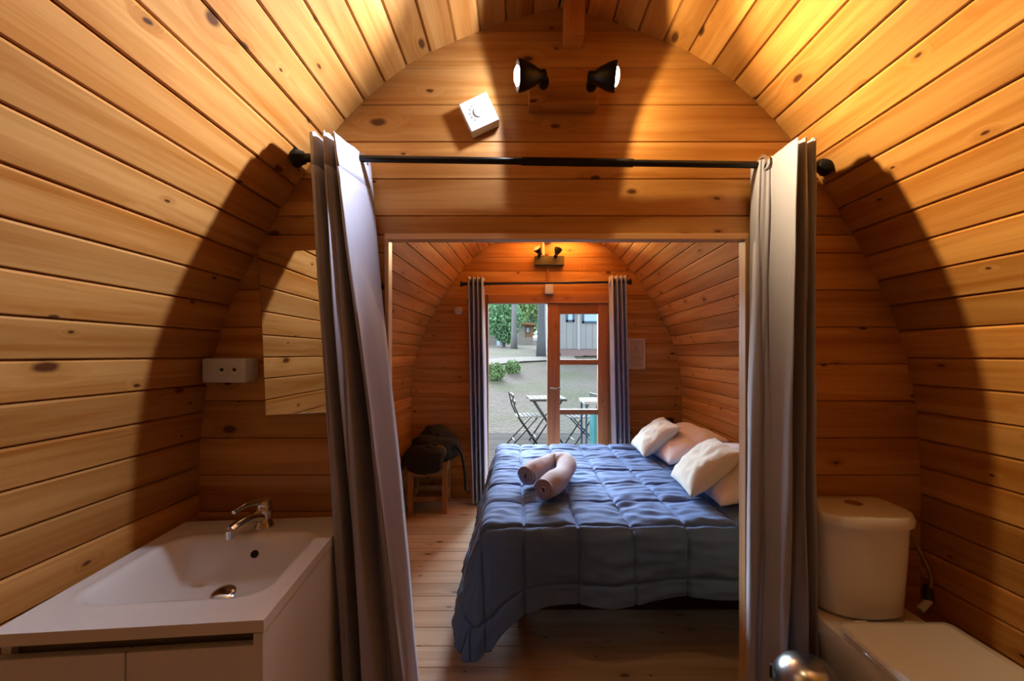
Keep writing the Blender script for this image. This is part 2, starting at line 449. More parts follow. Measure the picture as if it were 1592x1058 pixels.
OP = (-0.432, 0.765, 1.674)                 # opening in the partition
wp = struct('wall_partition', slab_with_hole(YP + 0.018, YP + 0.031, XC, OP), 'boardx')
cross_wall(wp, YP, YP + 0.018, XC, 0.1225, 0.022, OP)
XF = XC + 0.125
DO = (-0.285, 0.845, 1.80)                  # doorway in the far wall
wf = struct('wall_far', slab_with_hole(YF + 0.018, YF + 0.07, XF, DO), 'boardx')
cross_wall(wf, YF, YF + 0.018, XF, 0.1225, 0.05, DO)
wb = struct('wall_back', slab_with_hole(YB - 0.06, YB - 0.018, XC, None), 'boardx')
cross_wall(wb, YB, YB - 0.018, XC, 0.1225, 0.03)

# floor
fl = struct('floor', MB().box(-1.2, 1.6, YB - 0.05, YF + 0.07, -0.08, -0.024), 'backing')
y = YB; k = 0
fm = MB().rings([[(x, q, z) for q, z in ((0.0006, -0.022), (0.1194, -0.022), (0.1194, -0.002), (0.1176, 0), (0.0024, 0), (0.0006, -0.002))] for x in (-1.3, 1.35)]).mesh('floor_board', 'floor')
while y < YF + 0.06:
    link('floor_board', fm, fl, (0.15 + random.uniform(-0.03, 0.03), y, 0)); y += 0.12

# trims round the opening
t1 = struct('trim_1', MB().box(OP[0] - 0.004, OP[1] + 0.004, YP - 0.005, YP + 0.034, OP[2] - 0.016, OP[2] + 0.004, 0.002), 'trim')
t2 = struct('trim_2', MB().box(OP[0] - 0.004, OP[0] + 0.010, YP - 0.005, YP + 0.034, 0, OP[2] - 0.016, 0.002), 'trimz')
t3 = struct('trim_3', MB().box(OP[1] - 0.010, OP[1] + 0.004, YP - 0.005, YP + 0.034, 0, OP[2] - 0.016, 0.002), 'trimz')
# short hanging post under the ridge
p = px(892, 30, 1.28)
struct('trim_4', MB().box(p.x - 0.031, p.x + 0.031, 1.255, 1.319, HC + (550 - 66) * 1.29 / FPX, 2.41, 0.003), 'beam')
# strip that hides the joint between the far wall and the vault is left bare, as in the pod

# ------------------------------------------------------------------ far door
SF = FPX / YF
dd = YF + 0.02
dr = struct('door_1', MB().box(DO[0], DO[0] + 0.035, YF - 0.008, YF + 0.075, 0, DO[2], 0.002), 'doorz', label='red-brown timber frame and glazed leaf of the terrace door')
def dpart(name, x0, x1, z0, z1, mat, y0=YF + 0.0, y1=YF + 0.05, parent=dr, bev=0.003):
    return MB().box(x0, x1, y0, y1, z0, z1, bev).build(name, mat, parent)
dpart('frame_post', DO[1] - 0.035, DO[1], 0, DO[2], 'doorz', YF - 0.008, YF + 0.075)
dpart('frame_header', DO[0] + 0.035, DO[1] - 0.035, 1.728, DO[2], 'doorx', YF - 0.012, YF + 0.075)
dpart('threshold', DO[0] + 0.035, DO[1] - 0.035, -0.01, 0.02, 'doorx', YF, YF + 0.075)
lx0, lx1 = 0.272, 0.808
dpart('stile', lx0, lx0 + 0.112, 0.025, 1.725, 'doorz')
dpart('stile', lx1 - 0.088, lx1, 0.025, 1.725, 'doorz')
ix0, ix1 = lx0 + 0.112, lx1 - 0.088
rails = [(1.635, 1.725), (1.185, 1.232), (0.745, 0.79), (0.30, 0.345), (0.025, 0.13)]
for a, b in rails: dpart('rail', ix0, ix1, a, b, 'doorx')
for (a, b), (c, d) in zip(rails, rails[1:]):
    dpart('pane', ix0, ix1, d, a, 'glass', YF + 0.022, YF + 0.027, bev=0)
hd = MB(); hd.tube([(lx0 + 0.03, YF - 0.04, 0.98), (lx0 + 0.11, YF - 0.04, 0.98)], 0.008).tube([(lx0 + 0.03, YF + 0.0, 0.98), (lx0 + 0.03, YF - 0.042, 0.98)], 0.008)
hd.build('door_handle', 'steel', dr, True)

# ------------------------------------------------------------------ near lamp fixture
def lamp_head(parent, pos, axis, pivot, rad, lens, light=None):
    """pos: centre of the lens, axis: where it shines; returns the head"""
    axis = Vector(axis).normalized()
    q = axis.to_track_quat('Z', 'Y').to_matrix().to_4x4()
    mt = Matrix.Translation(pos) @ q
    h = MB().lathe([(rad * 0.93, 0.004), (rad, 0.004), (rad, -0.004), (rad * 0.9, -rad * 0.5), (rad * 0.62, -rad * 1.15), (rad * 0.42, -rad * 1.45), (rad * 0.42, -rad * 1.9), (rad * 0.2, -rad * 2.0)], 28, mt, cap0=False)
    head = h.build('lamp_head', 'black', parent, 40)
    MB().lathe([(rad * 0.93, 0.0035), (rad * 0.93, -0.002), (rad * 0.2, -0.003)], 28, mt).build('lens', 'lensoff', head, False)
    if light: MB().lathe([(rad * 0.62, 0.0036), (rad * 0.6, 0.006), (rad * 0.4, 0.011), (rad * 0.1, 0.013)], 24, mt).build('bulb', lens, head, True)
    MB().tube([Vector(pos) - axis * rad * 1.6, Vector(pivot)], 0.008).lathe([(0.016, -0.012), (0.018, 0), (0.016, 0.012)], 16, Matrix.Translation(pivot) @ Matrix.Rotation(R(90), 4, 'X')).build('swivel', 'black', head, 40)
    for kind, energy, col, size, blend, r, ax in (light or ()):
        ax = Vector(ax).normalized()
        ld = bpy.data.lights.new('lamp_light', 'SPOT'); ld.energy = energy; ld.color = col; ld.spot_size = R(size); ld.spot_blend = blend; ld.shadow_soft_size = r
        lo = bpy.data.objects.new('lamp_light', ld); COL.objects.link(lo); lo.parent = head
        lo.location = Vector(pos) + axis * 0.03; lo.rotation_euler = ax.to_track_quat('-Z', 'Y').to_euler()
    return head

fx = thing('spotlight_bar', 'pine spotlight bar with two lit black heads above the curtain rod', 'lamp')
a = px(822, 128, 1.28); b_ = px(930, 165, 1.28)
MB().box(a.x, b_.x, 1.272, 1.319, b_.z, a.z, 0.003).build('backplate', 'boardx', fx)
lamp_head(fx, (0.006, 1.185, 2.106), (-0.955, -0.16, -0.10), px(845, 128, 1.245), 0.043, 'lens', (('S', 4.8, (0.94, 1.0, 1.14), 172, 0.12, 0.016, (-0.94, -0.2, -0.17)), ('S', 76, (0.94, 1.0, 1.14), 110, 1.0, 0.016, (-0.72, -0.50, -0.26))))
lamp_head(fx, (0.292, 1.180, 2.100), (0.95, -0.22, -0.13), px(920, 132, 1.245), 0.041, 'lensw', (('S', 6.2, (1.0, 0.74, 0.36), 166, 0.08, 0.016, (0.86, -0.40, -0.30)), ('S', 78, (1.0, 0.74, 0.38), 110, 1.0, 0.016, (0.74, -0.48, -0.27))))

# far lamp fixture
ff = thing('spotlight_bar', 'small two-headed spotlight bar above the terrace door', 'lamp')
a = px(831, 398, 3.49); b_ = px(877, 412, 3.49)
MB().box(a.x, b_.x, YF - 0.05, YF - 0.001, b_.z, a.z, 0.003).build('backplate', 'bagpocket_shaded_bar', ff)  # dark olive puts the backlit bar's shade into its colour
lamp_head(ff, px(835, 386, 3.40), (-0.45, -0.5, 0.6), px(838, 398, 3.45), 0.034, 'lensoff')
lamp_head(ff, px(868, 387, 3.40), (0.35, 0.15, 0.9), px(864, 398, 3.45), 0.034, 'lensw', (('S', 165.0, (1.0, 0.77, 0.46), 176, 0.7, 0.02, (0.0, -0.62, 0.75)),))
# conduit and boxes over the far door
cd = thing('cable_conduit', 'thin conduit running down from the ridge past the far lamp to a white box', 'conduit')
c0 = px(845, 376, YF - 0.012); c1 = px(845, 397, YF - 0.012)
MB().box(c0.x - 0.009, c0.x + 0.009, YF - 0.02, YF - 0.001, c1.z, c0.z, 0.002).build('pipe', 'pframe', cd)
c0 = px(852, 412, YF - 0.012); c1 = px(852, 443, YF - 0.012)
MB().box(c0.x - 0.009, c0.x + 0.009, YF - 0.018, YF - 0.001, c1.z, c0.z, 0.002).build('pipe', 'doorz', cd)
c0 = px(846, 363, YF - 0.02); c1 = px(857, 377, YF - 0.02)
MB().box(c0.x, c1.x, YF - 0.04, YF - 0.001, c1.z, c0.z, 0.004).build('junction_box', 'plastic', cd)
c0 = px(847, 442, YF - 0.02); c1 = px(860, 457, YF - 0.02)
bx = MB().box(c0.x, c1.x, YF - 0.04, YF - 0.001, c1.z, c0.z, 0.005).build('sensor_box', 'plastic'); tag(bx, 'small white box on the header of the terrace door', 'box')
c0 = px(713, 483, YF)
sw = thing('light_switch', 'round white switch on the far wall left of the curtain', 'switch', c0)
MB().lathe([(0.034, -0.001), (0.036, 0.006), (0.030, 0.012), (0.006, 0.013)], 28, Matrix.Rotation(R(90), 4, 'X')).build('plate', 'plastic', sw, 40)
MB().box(-0.012, 0.012, -0.018, -0.011, -0.016, 0.016, 0.002).build('rocker', 'plastic', sw)
c0 = px(1037, 655, YF)
so = thing('wall_socket', 'dark wall socket on the far wall just above the cushions', 'socket', (c0.x, YF, c0.z))
MB().box(-0.05, 0.05, -0.03, -0.001, -0.035, 0.035, 0.006).build('housing', 'blackp', so)
MB().lathe([(0.019, 0.030), (0.019, 0.0315), (0.004, 0.0315)], 20, Matrix.Rotation(R(90), 4, 'X')).build('outlet', 'plasticg', so)
# picture
c0 = px(977, 526, YF - 0.02); c1 = px(1003, 573, YF - 0.02)
pf = thing('picture_frame', 'small pale-framed print on the far wall beside the right curtain', 'picture', ((c0.x + c1.x) / 2, YF, (c0.z + c1.z) / 2))
hw_, hh_ = (c1.x - c0.x) / 2, (c0.z - c1.z) / 2
fm_ = MB(); fw = 0.012
for q in ((-hw_, hw_, hh_ - fw, hh_), (-hw_, hw_, -hh_, -hh_ + fw), (-hw_, -hw_ + fw, -hh_ + fw, hh_ - fw), (hw_ - fw, hw_, -hh_ + fw, hh_ - fw)):
    fm_.box(q[0], q[1], -0.022, -0.001, q[2], q[3])
fm_.build('frame', 'pframe', pf)
MB().box(-hw_ + fw, hw_ - fw, -0.01, -0.001, -hh_ + fw, hh_ - fw).build('print', 'paper', pf)
dr_ = MB()
dr_.tube(catmull([(-0.035, -0.0105, -0.045), (-0.02, -0.0105, -0.025), (0, -0.0105, -0.04), (0.02, -0.0105, -0.02), (0.038, -0.0105, -0.05)], 4), 0.003, 6)
dr_.tube(catmull([(-0.02, -0.0105, 0.02), (0.0, -0.0105, 0.045), (0.02, -0.0105, 0.01)], 4), 0.0025, 6)
dr_.build('drawing', 'plasticg', pf)

# ------------------------------------------------------------------ thermostat
pc = px(745, 177, 1.29)
th = thing('thermostat', 'white square thermostat mounted askew on the partition', 'thermostat', (pc.x, YP, pc.z), (0, R(-25), 0))
TH = 0.049
MB().box(-TH, TH, -0.042, -0.001, -TH, TH, 0.003).build('housing', 'plastic', th)
MB().lathe([(0.017, 0.042), (0.017, 0.045), (0.014, 0.047), (0.003, 0.047)], 28, Matrix.Rotation(R(90), 4, 'X')).build('dial', 'plastic', th, 40)
tk = MB()
for k in range(11):
    an = R(-130 + 26 * k); r_ = 0.028
    s_ = 0.003 if k > 6 else 0.0042
    tk.lathe([(s_, 0.042), (s_, 0.0428), (0.0005, 0.0428)], 8, Matrix.Rotation(R(90), 4, 'X') @ Matrix.Translation((math.sin(an) * r_, math.cos(an) * r_, 0)))
tk.build('scale_marks', 'plasticg', th)

# ------------------------------------------------------------------ socket box by the mirror
so = thing('wall_socket', 'white double socket box on the partition left of the mirror', 'socket', (-0.922, YP, 1.228))
MB().box(-0.070, 0.070, -0.064, -0.001, -0.039, 0.039, 0.008).build('housing', 'plastic', so, 40)
for sx in (-0.006, 0.034):
    ou = MB().lathe([(0.019, 0.0635), (0.019, 0.0655), (0.016, 0.0655), (0.015, 0.0642), (0.002, 0.0642)], 24, Matrix.Translation((sx, 0, 0)) @ Matrix.Rotation(R(90), 4, 'X')).build('outlet', 'plastic', so, 40)
    MB().box(sx - 0.005, sx + 0.005, -0.0662, -0.0642, -0.002, 0.007, 0.0008).build('pin_holes', 'hole', ou)

# ------------------------------------------------------------------ mirror
mx0, mx1 = (404 - 803) / 476.0, (590 - 803) / 476.0
mz0, mz1 = HC + (550 - 641) / 476.0, HC + (550 - 388) / 476.0
mir = thing('wall_mirror', 'frameless mirror on the partition above the washbasin', 'mirror', ((mx0 + mx1) / 2, YP, (mz0 + mz1) / 2), (0, R(-2.6), 0))
hw_, hh_ = (mx1 - mx0) / 2 * 0.78, (mz1 - mz0) / 2
MB().box(-hw_ - 0.035, hw_ - 0.035, -0.0185, -0.001, -hh_, hh_, 0.001).build('mirror_glass', 'mirror', mir)
MB().box(-hw_ - 0.033, hw_ - 0.037, -0.0008, 0.0, -hh_ + 0.002, hh_ - 0.002).build('backing', 'blackp', mir)

# ------------------------------------------------------------------ curtain rods
def rod(name, label, p0, p1, r, fr, mid=None):
    t = thing(name, label, 'curtain rod', p0)
    P0 = Vector((0, 0, 0)); P1 = Vector(p1) - Vector(p0); d = P1.normalized()
    MB().tube([P0 + d * 0.01, P1 - d * 0.01], r, 16).build('rod', 'black', t, 40)
    if mid:
        a = P0.lerp(P1, mid[0]); b = P0.lerp(P1, mid[1])
        MB().tube([a, b], r * 1.22, 16).build('outer_tube', 'black', t, 40)
    for q, s in ((P0, 1), (P1, -1)):
        mt = Matrix.Translation(q) @ (d * s).to_track_quat('Z', 'Y').to_matrix().to_4x4()
        MB().lathe([(fr, 0.0), (fr, 0.008), (fr * 0.75, 0.018), (fr * 0.62, 0.03), (r * 1.25, 0.034), (r * 1.25, 0.06)], 24, mt).build('end_bracket', 'black', t, 40)
    return t
rl = px(458, 245, 1.245); rr = px(1286, 258, 1.275)
rod('curtain_rod', 'black curtain rod across the top of the partition opening', rl, rr, 0.0105, 0.03, (0.42, 0.63))
rfl = px(716, 441, 3.41); rfr = px(981, 438, 3.41)
rod('curtain_rod', 'thin black curtain rod above the terrace door', rfl, rfr, 0.011, 0.026)

# ------------------------------------------------------------------ curtains
def curtain(name, label, group, top, bot, ztop, zbot, eyelets, rodfn, ease=1.0, sag=(0, 0), per=7, band=0.0, amp=0.011, ymax=1.309):
    T = catmull([(a, b, 0) for a, b in top], per); B = catmull([(a, b, 0) for a, b in bot], per)
    base = Vector(((top[0][0] + top[-1][0]) / 2, (top[0][1] + top[-1][1]) / 2, 0))
    t = thing(name, label, 'curtain', (base.x, base.y, zbot), group=group)
    nz = 60; n = len(T); P = []
    for j in range(nz + 1):
        u = j / nz; row = []
        e = u ** ease
        for i in range(n):
            p = T[i].lerp(B[i], e)
            sg = sag[0] * (1 - i / (n - 1)) ** 3 + sag[1] * (i / (n - 1)) ** 3
            z = ztop + (zbot - ztop) * u - sg * (1 - u)
            env = min(1.0, u * 5 + 0.15)
            wv = amp * env * noise.noise(Vector((i * 0.16, 3.1, z * 1.6))) + 0.35 * amp * noise.noise(Vector((i * 0.5, 8.2, z * 4.0)))
            wx = amp * env * noise.noise(Vector((i * 0.13, 11.7, z * 1.3)))
            row.append((p.x - base.x + wx, min(p.y + wv * 1.4, ymax) - base.y, z - zbot + (0.006 * noise.noise(Vector((i * 0.3, 1, 5))) if j == 0 else 0)))
        P.append(row)
    jb = max(1, int(nz * band / (ztop - zbot))) if band else 0
    def piece(nm, rows, mat):
        mb = MB().grid(rows); o = mb.build(nm, mat, t, True)
        so_ = o.modifiers.new('thick', 'SOLIDIFY'); so_.thickness = 0.003; so_.offset = 0
        return o
    if jb:
        piece('eyelet_band', P[:jb + 1], 'hem'); piece('cloth', P[jb:], 'curtain')
    else:
        piece('cloth', P, 'curtain')
    for (ex, ey, dx, dy) in eyelets:
        rz = rodfn(ex)
        nrm = Vector((-dy, dx, 0)).normalized()
        mt = Matrix.Translation((ex - base.x, ey - base.y, rz - zbot)) @ nrm.to_track_quat('Z', 'Y').to_matrix().to_4x4()
        ri, ro = 0.017, 0.026
        MB().rings([[tuple(mt @ Vector((r_ * math.cos(a_), r_ * math.sin(a_), h_))) for a_ in [2 * math.pi * k / 24 for k in range(24)]] for r_, h_ in ((ri, -0.004), (ro, -0.004), (ro, 0.004), (ri, 0.004), (ri, -0.004))], True, False, False).build('eyelet', 'chrome', t, 40)
    return t
def rz1(x): return rl.z + (rr.z - rl.z) * (x - rl.x) / (rr.x - rl.x)
topL = [(-.602, 1.300), (-.597, 1.17), (-.588, 1.145), (-.579, 1.17), (-.573, 1.285), (-.566, 1.302), (-.560, 1.285), (-.557, 1.165), (-.549, 1.142), (-.541, 1.165), (-.537, 1.28), (-.532, 1.298), (-.528, 1.28), (-.525, 1.16), (-.518, 1.132), (-.508, 1.165), (-.478, 1.304)]
botL = [(-.52, 1.29), (-.497, 1.19), (-.483, 1.165), (-.468, 1.185), (-.458, 1.27), (-.447, 1.285), (-.437, 1.265), (-.434, 1.18), (-.422, 1.163), (-.411, 1.178), (-.399, 1.232), (-.386, 1.266), (-.370, 1.258), (-.344, 1.238), (-.319, 1.222), (-.310, 1.236), (-.297, 1.302)]
curtain('curtain', 'grey lilac curtain bunched left of the opening beside the washbasin', 'curtains on the partition rod', topL, botL, 1.918, 0.02,
        [(-.600, 1.262, .005, .12), (-.575, 1.262, .005, .12), (-.559, 1.262, .002, .12), (-.538, 1.262, .003, .12), (-.5265, 1.262, .002, .12), (-.487, 1.262, .03, .14)], rz1, sag=(0, 0.012), band=0.10)
topR = [(.766, 1.303), (.769, 1.262), (.788, 1.252), (.797, 1.235), (.799, 1.142), (.806, 1.16), (.810, 1.27), (.815, 1.295), (.820, 1.275), (.824, 1.165), (.830, 1.144), (.836, 1.165), (.840, 1.275), (.845, 1.292), (.849, 1.275), (.853, 1.165), (.859, 1.148), (.864, 1.17), (.868, 1.285)]
botR = [(.746, 1.303), (.750, 1.268), (.772, 1.258), (.784, 1.235), (.790, 1.18), (.806, 1.20), (.816, 1.265), (.826, 1.285), (.836, 1.265), (.842, 1.20), (.853, 1.18), (.863, 1.20), (.870, 1.27), (.878, 1.285), (.885, 1.265), (.890, 1.21), (.897, 1.195), (.905, 1.21), (.912, 1.28)]
curtain('curtain', 'grey lilac curtain bunched right of the opening beside the toilet', 'curtains on the partition rod', topR, botR, 1.902, 0.02,
        [(.7785, 1.262, .015, -.1), (.8095, 1.262, .003, .1), (.8205, 1.262, .003, .1), (.8395, 1.262, .003, .1), (.8500, 1.262, .003, .1), (.8675, 1.262, .003, .1)], rz1, sag=(0.012, 0), band=0.0)
def zig(x0, x1, y0, y1, n, rev=False):
    out = []
    for i in range(2 * n + 1):
        out.append((x0 + (x1 - x0) * i / (2 * n), y0 if (i % 2) ^ rev else y1))
    return out
rz2 = lambda x: rfl.z
curtain('curtain', 'grey curtain hanging left of the terrace door', 'curtains at the terrace door', zig(-.425, -.275, 3.36, 3.45, 4), zig(-.385, -.25, 3.35, 3.46, 4), 1.935, 0.015,
        [(-.275, 3.41, .03, .09)], rz2, per=5, ymax=3.6, amp=0.006)
curtain('curtain', 'grey curtain hanging right of the terrace door', 'curtains at the terrace door', zig(.795, .945, 3.36, 3.45, 4), zig(.835, .985, 3.35, 3.46, 4), 1.945, 0.015,
        [(.795, 3.41, .03, .09)], rz2, per=5, ymax=3.6, amp=0.006)

# ------------------------------------------------------------------ washbasin and cabinet
CT = 0.75
VR = R(5.0)
FRC = Vector((-0.504, 0.795))
vw, vd = 0.500, 0.512
ux = Vector((math.cos(VR), math.sin(VR))); uy = Vector((-math.sin(VR), math.cos(VR)))
org = FRC - ux * vw                                   # front-left corner of the worktop
def local_wall(x):  # how far left the worktop may reach at depth v
    return 0
cab = thing('vanity_cabinet', 'white two-door vanity cabinet under the washbasin', 'cabinet', (org.x, org.y, 0), (0, 0, VR))
cb = MB()
cb.box(0.004, 0.022, 0.022, vd - 0.004, 0.08, CT - 0.028, 0.001).box(vw - 0.022, vw - 0.004, 0.004, vd - 0.004, 0.0, CT - 0.028, 0.001)
cb.box(0.022, vw - 0.022, 0.022, vd - 0.004, 0.08, 0.098).box(0.022, vw - 0.022, vd - 0.012, vd - 0.004, 0.098, CT - 0.12)
cb.box(0.022, vw - 0.022, 0.05, 0.066, 0.0, 0.08)
cb.build('carcass', 'laminate', cab)
MB().box(0.022, vw - 0.022, 0.034, 0.046, CT - 0.11, CT - 0.028).build('finger_groove_rail', 'plasticg', cab)
half = (vw - 0.022 - 0.006) / 2
for k in range(2):
    x0 = 0.004 + k * (half + 0.003)
    MB().box(x0, x0 + half, 0.004, 0.022, 0.085, CT - 0.052, 0.0015).build('door', 'laminate', cab)
# worktop with moulded bowl
bas = thing('washbasin', 'white rectangular washbasin with moulded bowl on the vanity cabinet', 'washbasin', (org.x, org.y, CT), (0, 0, VR))
bx0, bx1, by0, by1 = 0.055, vw - 0.05, 0.085, vd - 0.115
def bowl(x, y):
    cx_, cy_ = (bx0 + bx1) / 2, (by0 + by1) / 2; hx, hy = (bx1 - bx0) / 2, (by1 - by0) / 2
    rc = 0.06
    qx, qy = abs(x - cx_) - hx + rc, abs(y - cy_) - hy + rc
    dist = math.hypot(max(qx, 0), max(qy, 0)) + min(max(qx, qy), 0) - rc     # signed distance, inside < 0
    s_ = max(0.0, min(1.0, (0.004 - dist) / 0.062)); s_ = s_ * s_ * (3 - 2 * s_)
    slope = 0.012 * max(0.0, 1 - math.hypot((x - cx_) / hx, (y - cy_) / hy))
    rim = 0.0035 * math.exp(-((dist - 0.012) / 0.007) ** 2)
    return -0.108 * s_ - slope * s_ + rim * 0.5
NX, NY = 72, 72
P = [[(0.001 + (vw - 0.001) * i / NX, vd * j / NY, bowl(vw * i / NX, vd * j / NY)) for i in range(NX + 1)] for j in range(NY + 1)]
mb = MB().grid(P)
per = [(i, 0) for i in range(NX + 1)] + [(NX, j) for j in range(1, NY + 1)] + [(i, NY) for i in range(NX - 1, -1, -1)] + [(0, j) for j in range(NY - 1, 0, -1)]
r0 = [P[j][i] for i, j in per]
mb.rings([r0, [(a, b, -0.024) for a, b, c in r0]], True, False, False)
mb.build('basin_top', 'ceramic', bas, 50)
# underside shell of the bowl hidden in the cabinet
dxl, dyl = 0.262, 0.255
zb = bowl(dxl, dyl)
MB().lathe([(0.034, zb - 0.004), (0.034, zb + 0.003), (0.028, zb + 0.004), (0.024, zb + 0.001), (0.003, zb + 0.001)], 28, Matrix.Translation((dxl, dyl, 0))).build('drain_ring', 'chrome', bas, 40)
MB().lathe([(0.023, zb + 0.0013), (0.023, zb + 0.002), (0.002, zb + 0.002)], 28, Matrix.Translation((dxl, dyl, 0))).build('drain_hole', 'hole', bas)
MB().lathe([(0.004, -0.008), (0.028, 0.0), (0.030, 0.003), (0.024, 0.007), (0.004, 0.009)], 28, Matrix.Translation((dxl + 0.002, dyl + 0.006, zb + 0.024)) @ Matrix.Rotation(R(20), 4, 'X')).build('drain_plug', 'chrome', bas, 40)
oz = -0.045
oy = by1
while bowl(0.28, oy) > oz: oy -= 0.001
MB().lathe([(0.0105, -0.006), (0.0105, 0.0016), (0.002, 0.0016)], 20, Matrix.Translation((0.282, oy, oz)) @ Matrix.Rotation(R(62), 4, 'X')).build('overflow_hole', 'hole', bas)
# faucet
fa = thing('faucet', 'chrome single-lever mixer tap on the washbasin', 'faucet', tuple(Vector((org.x, org.y, CT)) + Vector((*(ux * 0.268 + uy * 0.452), 0))), (0, 0, VR))
MB().lathe([(0.027, 0.0), (0.027, 0.006), (0.023, 0.012), (0.022, 0.045), (0.024, 0.055), (0.02, 0.064), (0.01, 0.068)], 24).build('tap_body', 'chrome', fa, 40)
sp = catmull([(0, -0.005, 0.03), (-0.012, -0.04, 0.045), (-0.026, -0.085, 0.043), (-0.034, -0.108, 0.036)], 6)
MB().tube(sp, [0.017 - 0.004 * i / (len(sp) - 1) for i in range(len(sp))], 14).build('spout', 'chrome', fa, 40)
MB().lathe([(0.012, -0.018), (0.0125, 0.0), (0.012, 0.004)], 16, Matrix.Translation((-0.034, -0.108, 0.034))).build('aerator', 'chrome', fa, 40)
lv = catmull([(0, 0.004, 0.07), (-0.008, -0.02, 0.083), (-0.022, -0.06, 0.088), (-0.034, -0.095, 0.082)], 5)
MB().lathe([(0.021, 0.064), (0.022, 0.07), (0.019, 0.082), (0.008, 0.087)], 20).tube(lv, [0.012 - 0.006 * i / (len(lv) - 1) for i in range(len(lv))], 10).build('lever', 'chrome', fa, 40)

# ------------------------------------------------------------------ toilet
TX = 1.035
to = thing('toilet', 'white close-coupled toilet in the right corner', 'toilet', (TX, YP, 0))
def dshape(hw, yb, yf, z, n=28, k=2.6, kb=0.06):
    """D-shaped outline: flat back at yb, bowed front at yf (yf < yb)"""
    pts = []
    ym = yb - kb
    for i in range(n + 1):
        a_ = math.pi * i / n
        c, s_ = math.cos(a_), math.sin(a_)
        pts.append((hw * math.copysign(abs(c) ** (2 / k), c), ym - (ym - yf) * abs(s_) ** (2 / k), z))
    pts += [(-hw, yb - 0.012, z), (-hw + 0.012, yb, z), (hw - 0.012, yb, z), (hw, yb - 0.012, z)]
    return pts
TB = -0.012
MB().rings([dshape(.118, TB, -.170, .512), dshape(.126, TB, -.18, .522), dshape(.134, TB, -.188, .66), dshape(.139, TB, -.194, .785)]).build('tank', 'ceramic', to, 40)
MB().rings([dshape(.139, TB + .002, -.196, .782), dshape(.148, TB + .004, -.206, .785), dshape(.149, TB + .004, -.207, .802), dshape(.143, TB + .002, -.200, .813), dshape(.128, TB - .006, -.182, .816)]).build('tank_lid', 'ceramic', to, 40)
bt = MB().lathe([(0.023, .8155), (0.023, .820), (0.019, .822), (0.002, .822)], 24, Matrix.Translation((0.008, -0.085, 0))).build('flush_button', 'chrome', to, 40)
# pan: lofted outline rings from foot to rim
def pan(hw, yb, yf, z, k=2.3): return dshape(hw, yb, yf, z, 28, k, 0.18)
MB().rings([pan(.10, -.05, -.43, 0), pan(.102, -.05, -.44, .02), pan(.088, -.05, -.40, .12), pan(.092, -.045, -.42, .25), pan(.122, -.03, -.50, .37), pan(.142, -.02, -.565, .455), pan(.147, -.018, -.585, .480), pan(.147, -.018, -.587, .505), pan(.140, -.022, -.58, .511)]).build('pan', 'ceramic', to, 40)
MB().rings([pan(.146, -.232, -.600, .513, 2.2), pan(.150, -.230, -.604, .517, 2.2), pan(.150, -.230, -.604, .523, 2.2), pan(.147, -.232, -.60, .526, 2.2)]).build('seat', 'ceramic', to, 40)
MB().rings([pan(.150, -.226, -.606, .5265, 2.2), pan(.155, -.222, -.612, .530, 2.2), pan(.155, -.222, -.612, .539, 2.2), pan(.150, -.226, -.606, .545, 2.2), pan(.125, -.242, -.58, .5475, 2.2)]).build('seat_cover', 'ceramic', to, 40)
for sx in (-0.07, 0.07):
    MB().box(sx - 0.018, sx + 0.018, -.225, -.200, .511, .534, 0.005).build('hinge', 'ceramic', to, 40)
hs = [px(1400, 822, 1.27), px(1418, 835, 1.27), px(1436, 868, 1.26), px(1447, 895, 1.25), px(1446, 915, 1.24)]
off = Vector((TX, YP, 0))
hpts = catmull([tuple(p_ - off) for p_ in hs], 6)
MB().tube(hpts, 0.006, 8).build('water_hose', 'hose', to, True)
v0 = px(1441, 920, 1.24) - off; v1 = px(1430, 948, 1.22) - off
vl = MB().tube([v0 + Vector((0.006, 0, 0.012)), v0, v0 + Vector((-0.004, -0.01, -0.02))], 0.014, 12).tube([v0, v0 + Vector((0.03, 0.03, 0))], 0.010, 10).build('valve', 'blackp', to, 40)
MB().tube([v0 + Vector((-0.004, -0.01, -0.02)), v1], 0.010, 12).build('valve_handle', 'plastic', to, 40)

# ------------------------------------------------------------------ pedal bin
bn = thing('pedal_bin', 'small steel dome-lidded pedal bin between the curtain and the toilet', 'bin', (0.778, 1.06, 0), (0, 0, R(20)))
MB().lathe([(0.08, 0.0), (0.082, 0.004), (0.082, 0.02), (0.079, 0.022), (0.079, 0.385), (0.074, 0.39)], 36).build('body', 'steel', bn, 40)
MB().lathe([(0.083, 0.388), (0.083, 0.410), (0.078, 0.426), (0.062, 0.448), (0.036, 0.464), (0.004, 0.469)], 36).build('lid', 'steel', bn, 40)
MB().box(-0.02, 0.02, -0.115, -0.07, 0.006, 0.016, 0.003).build('pedal', 'blackp', bn)
MB().box(-0.03, 0.03, 0.07, 0.092, 0.36, 0.40, 0.004).build('hinge', 'blackp', bn)

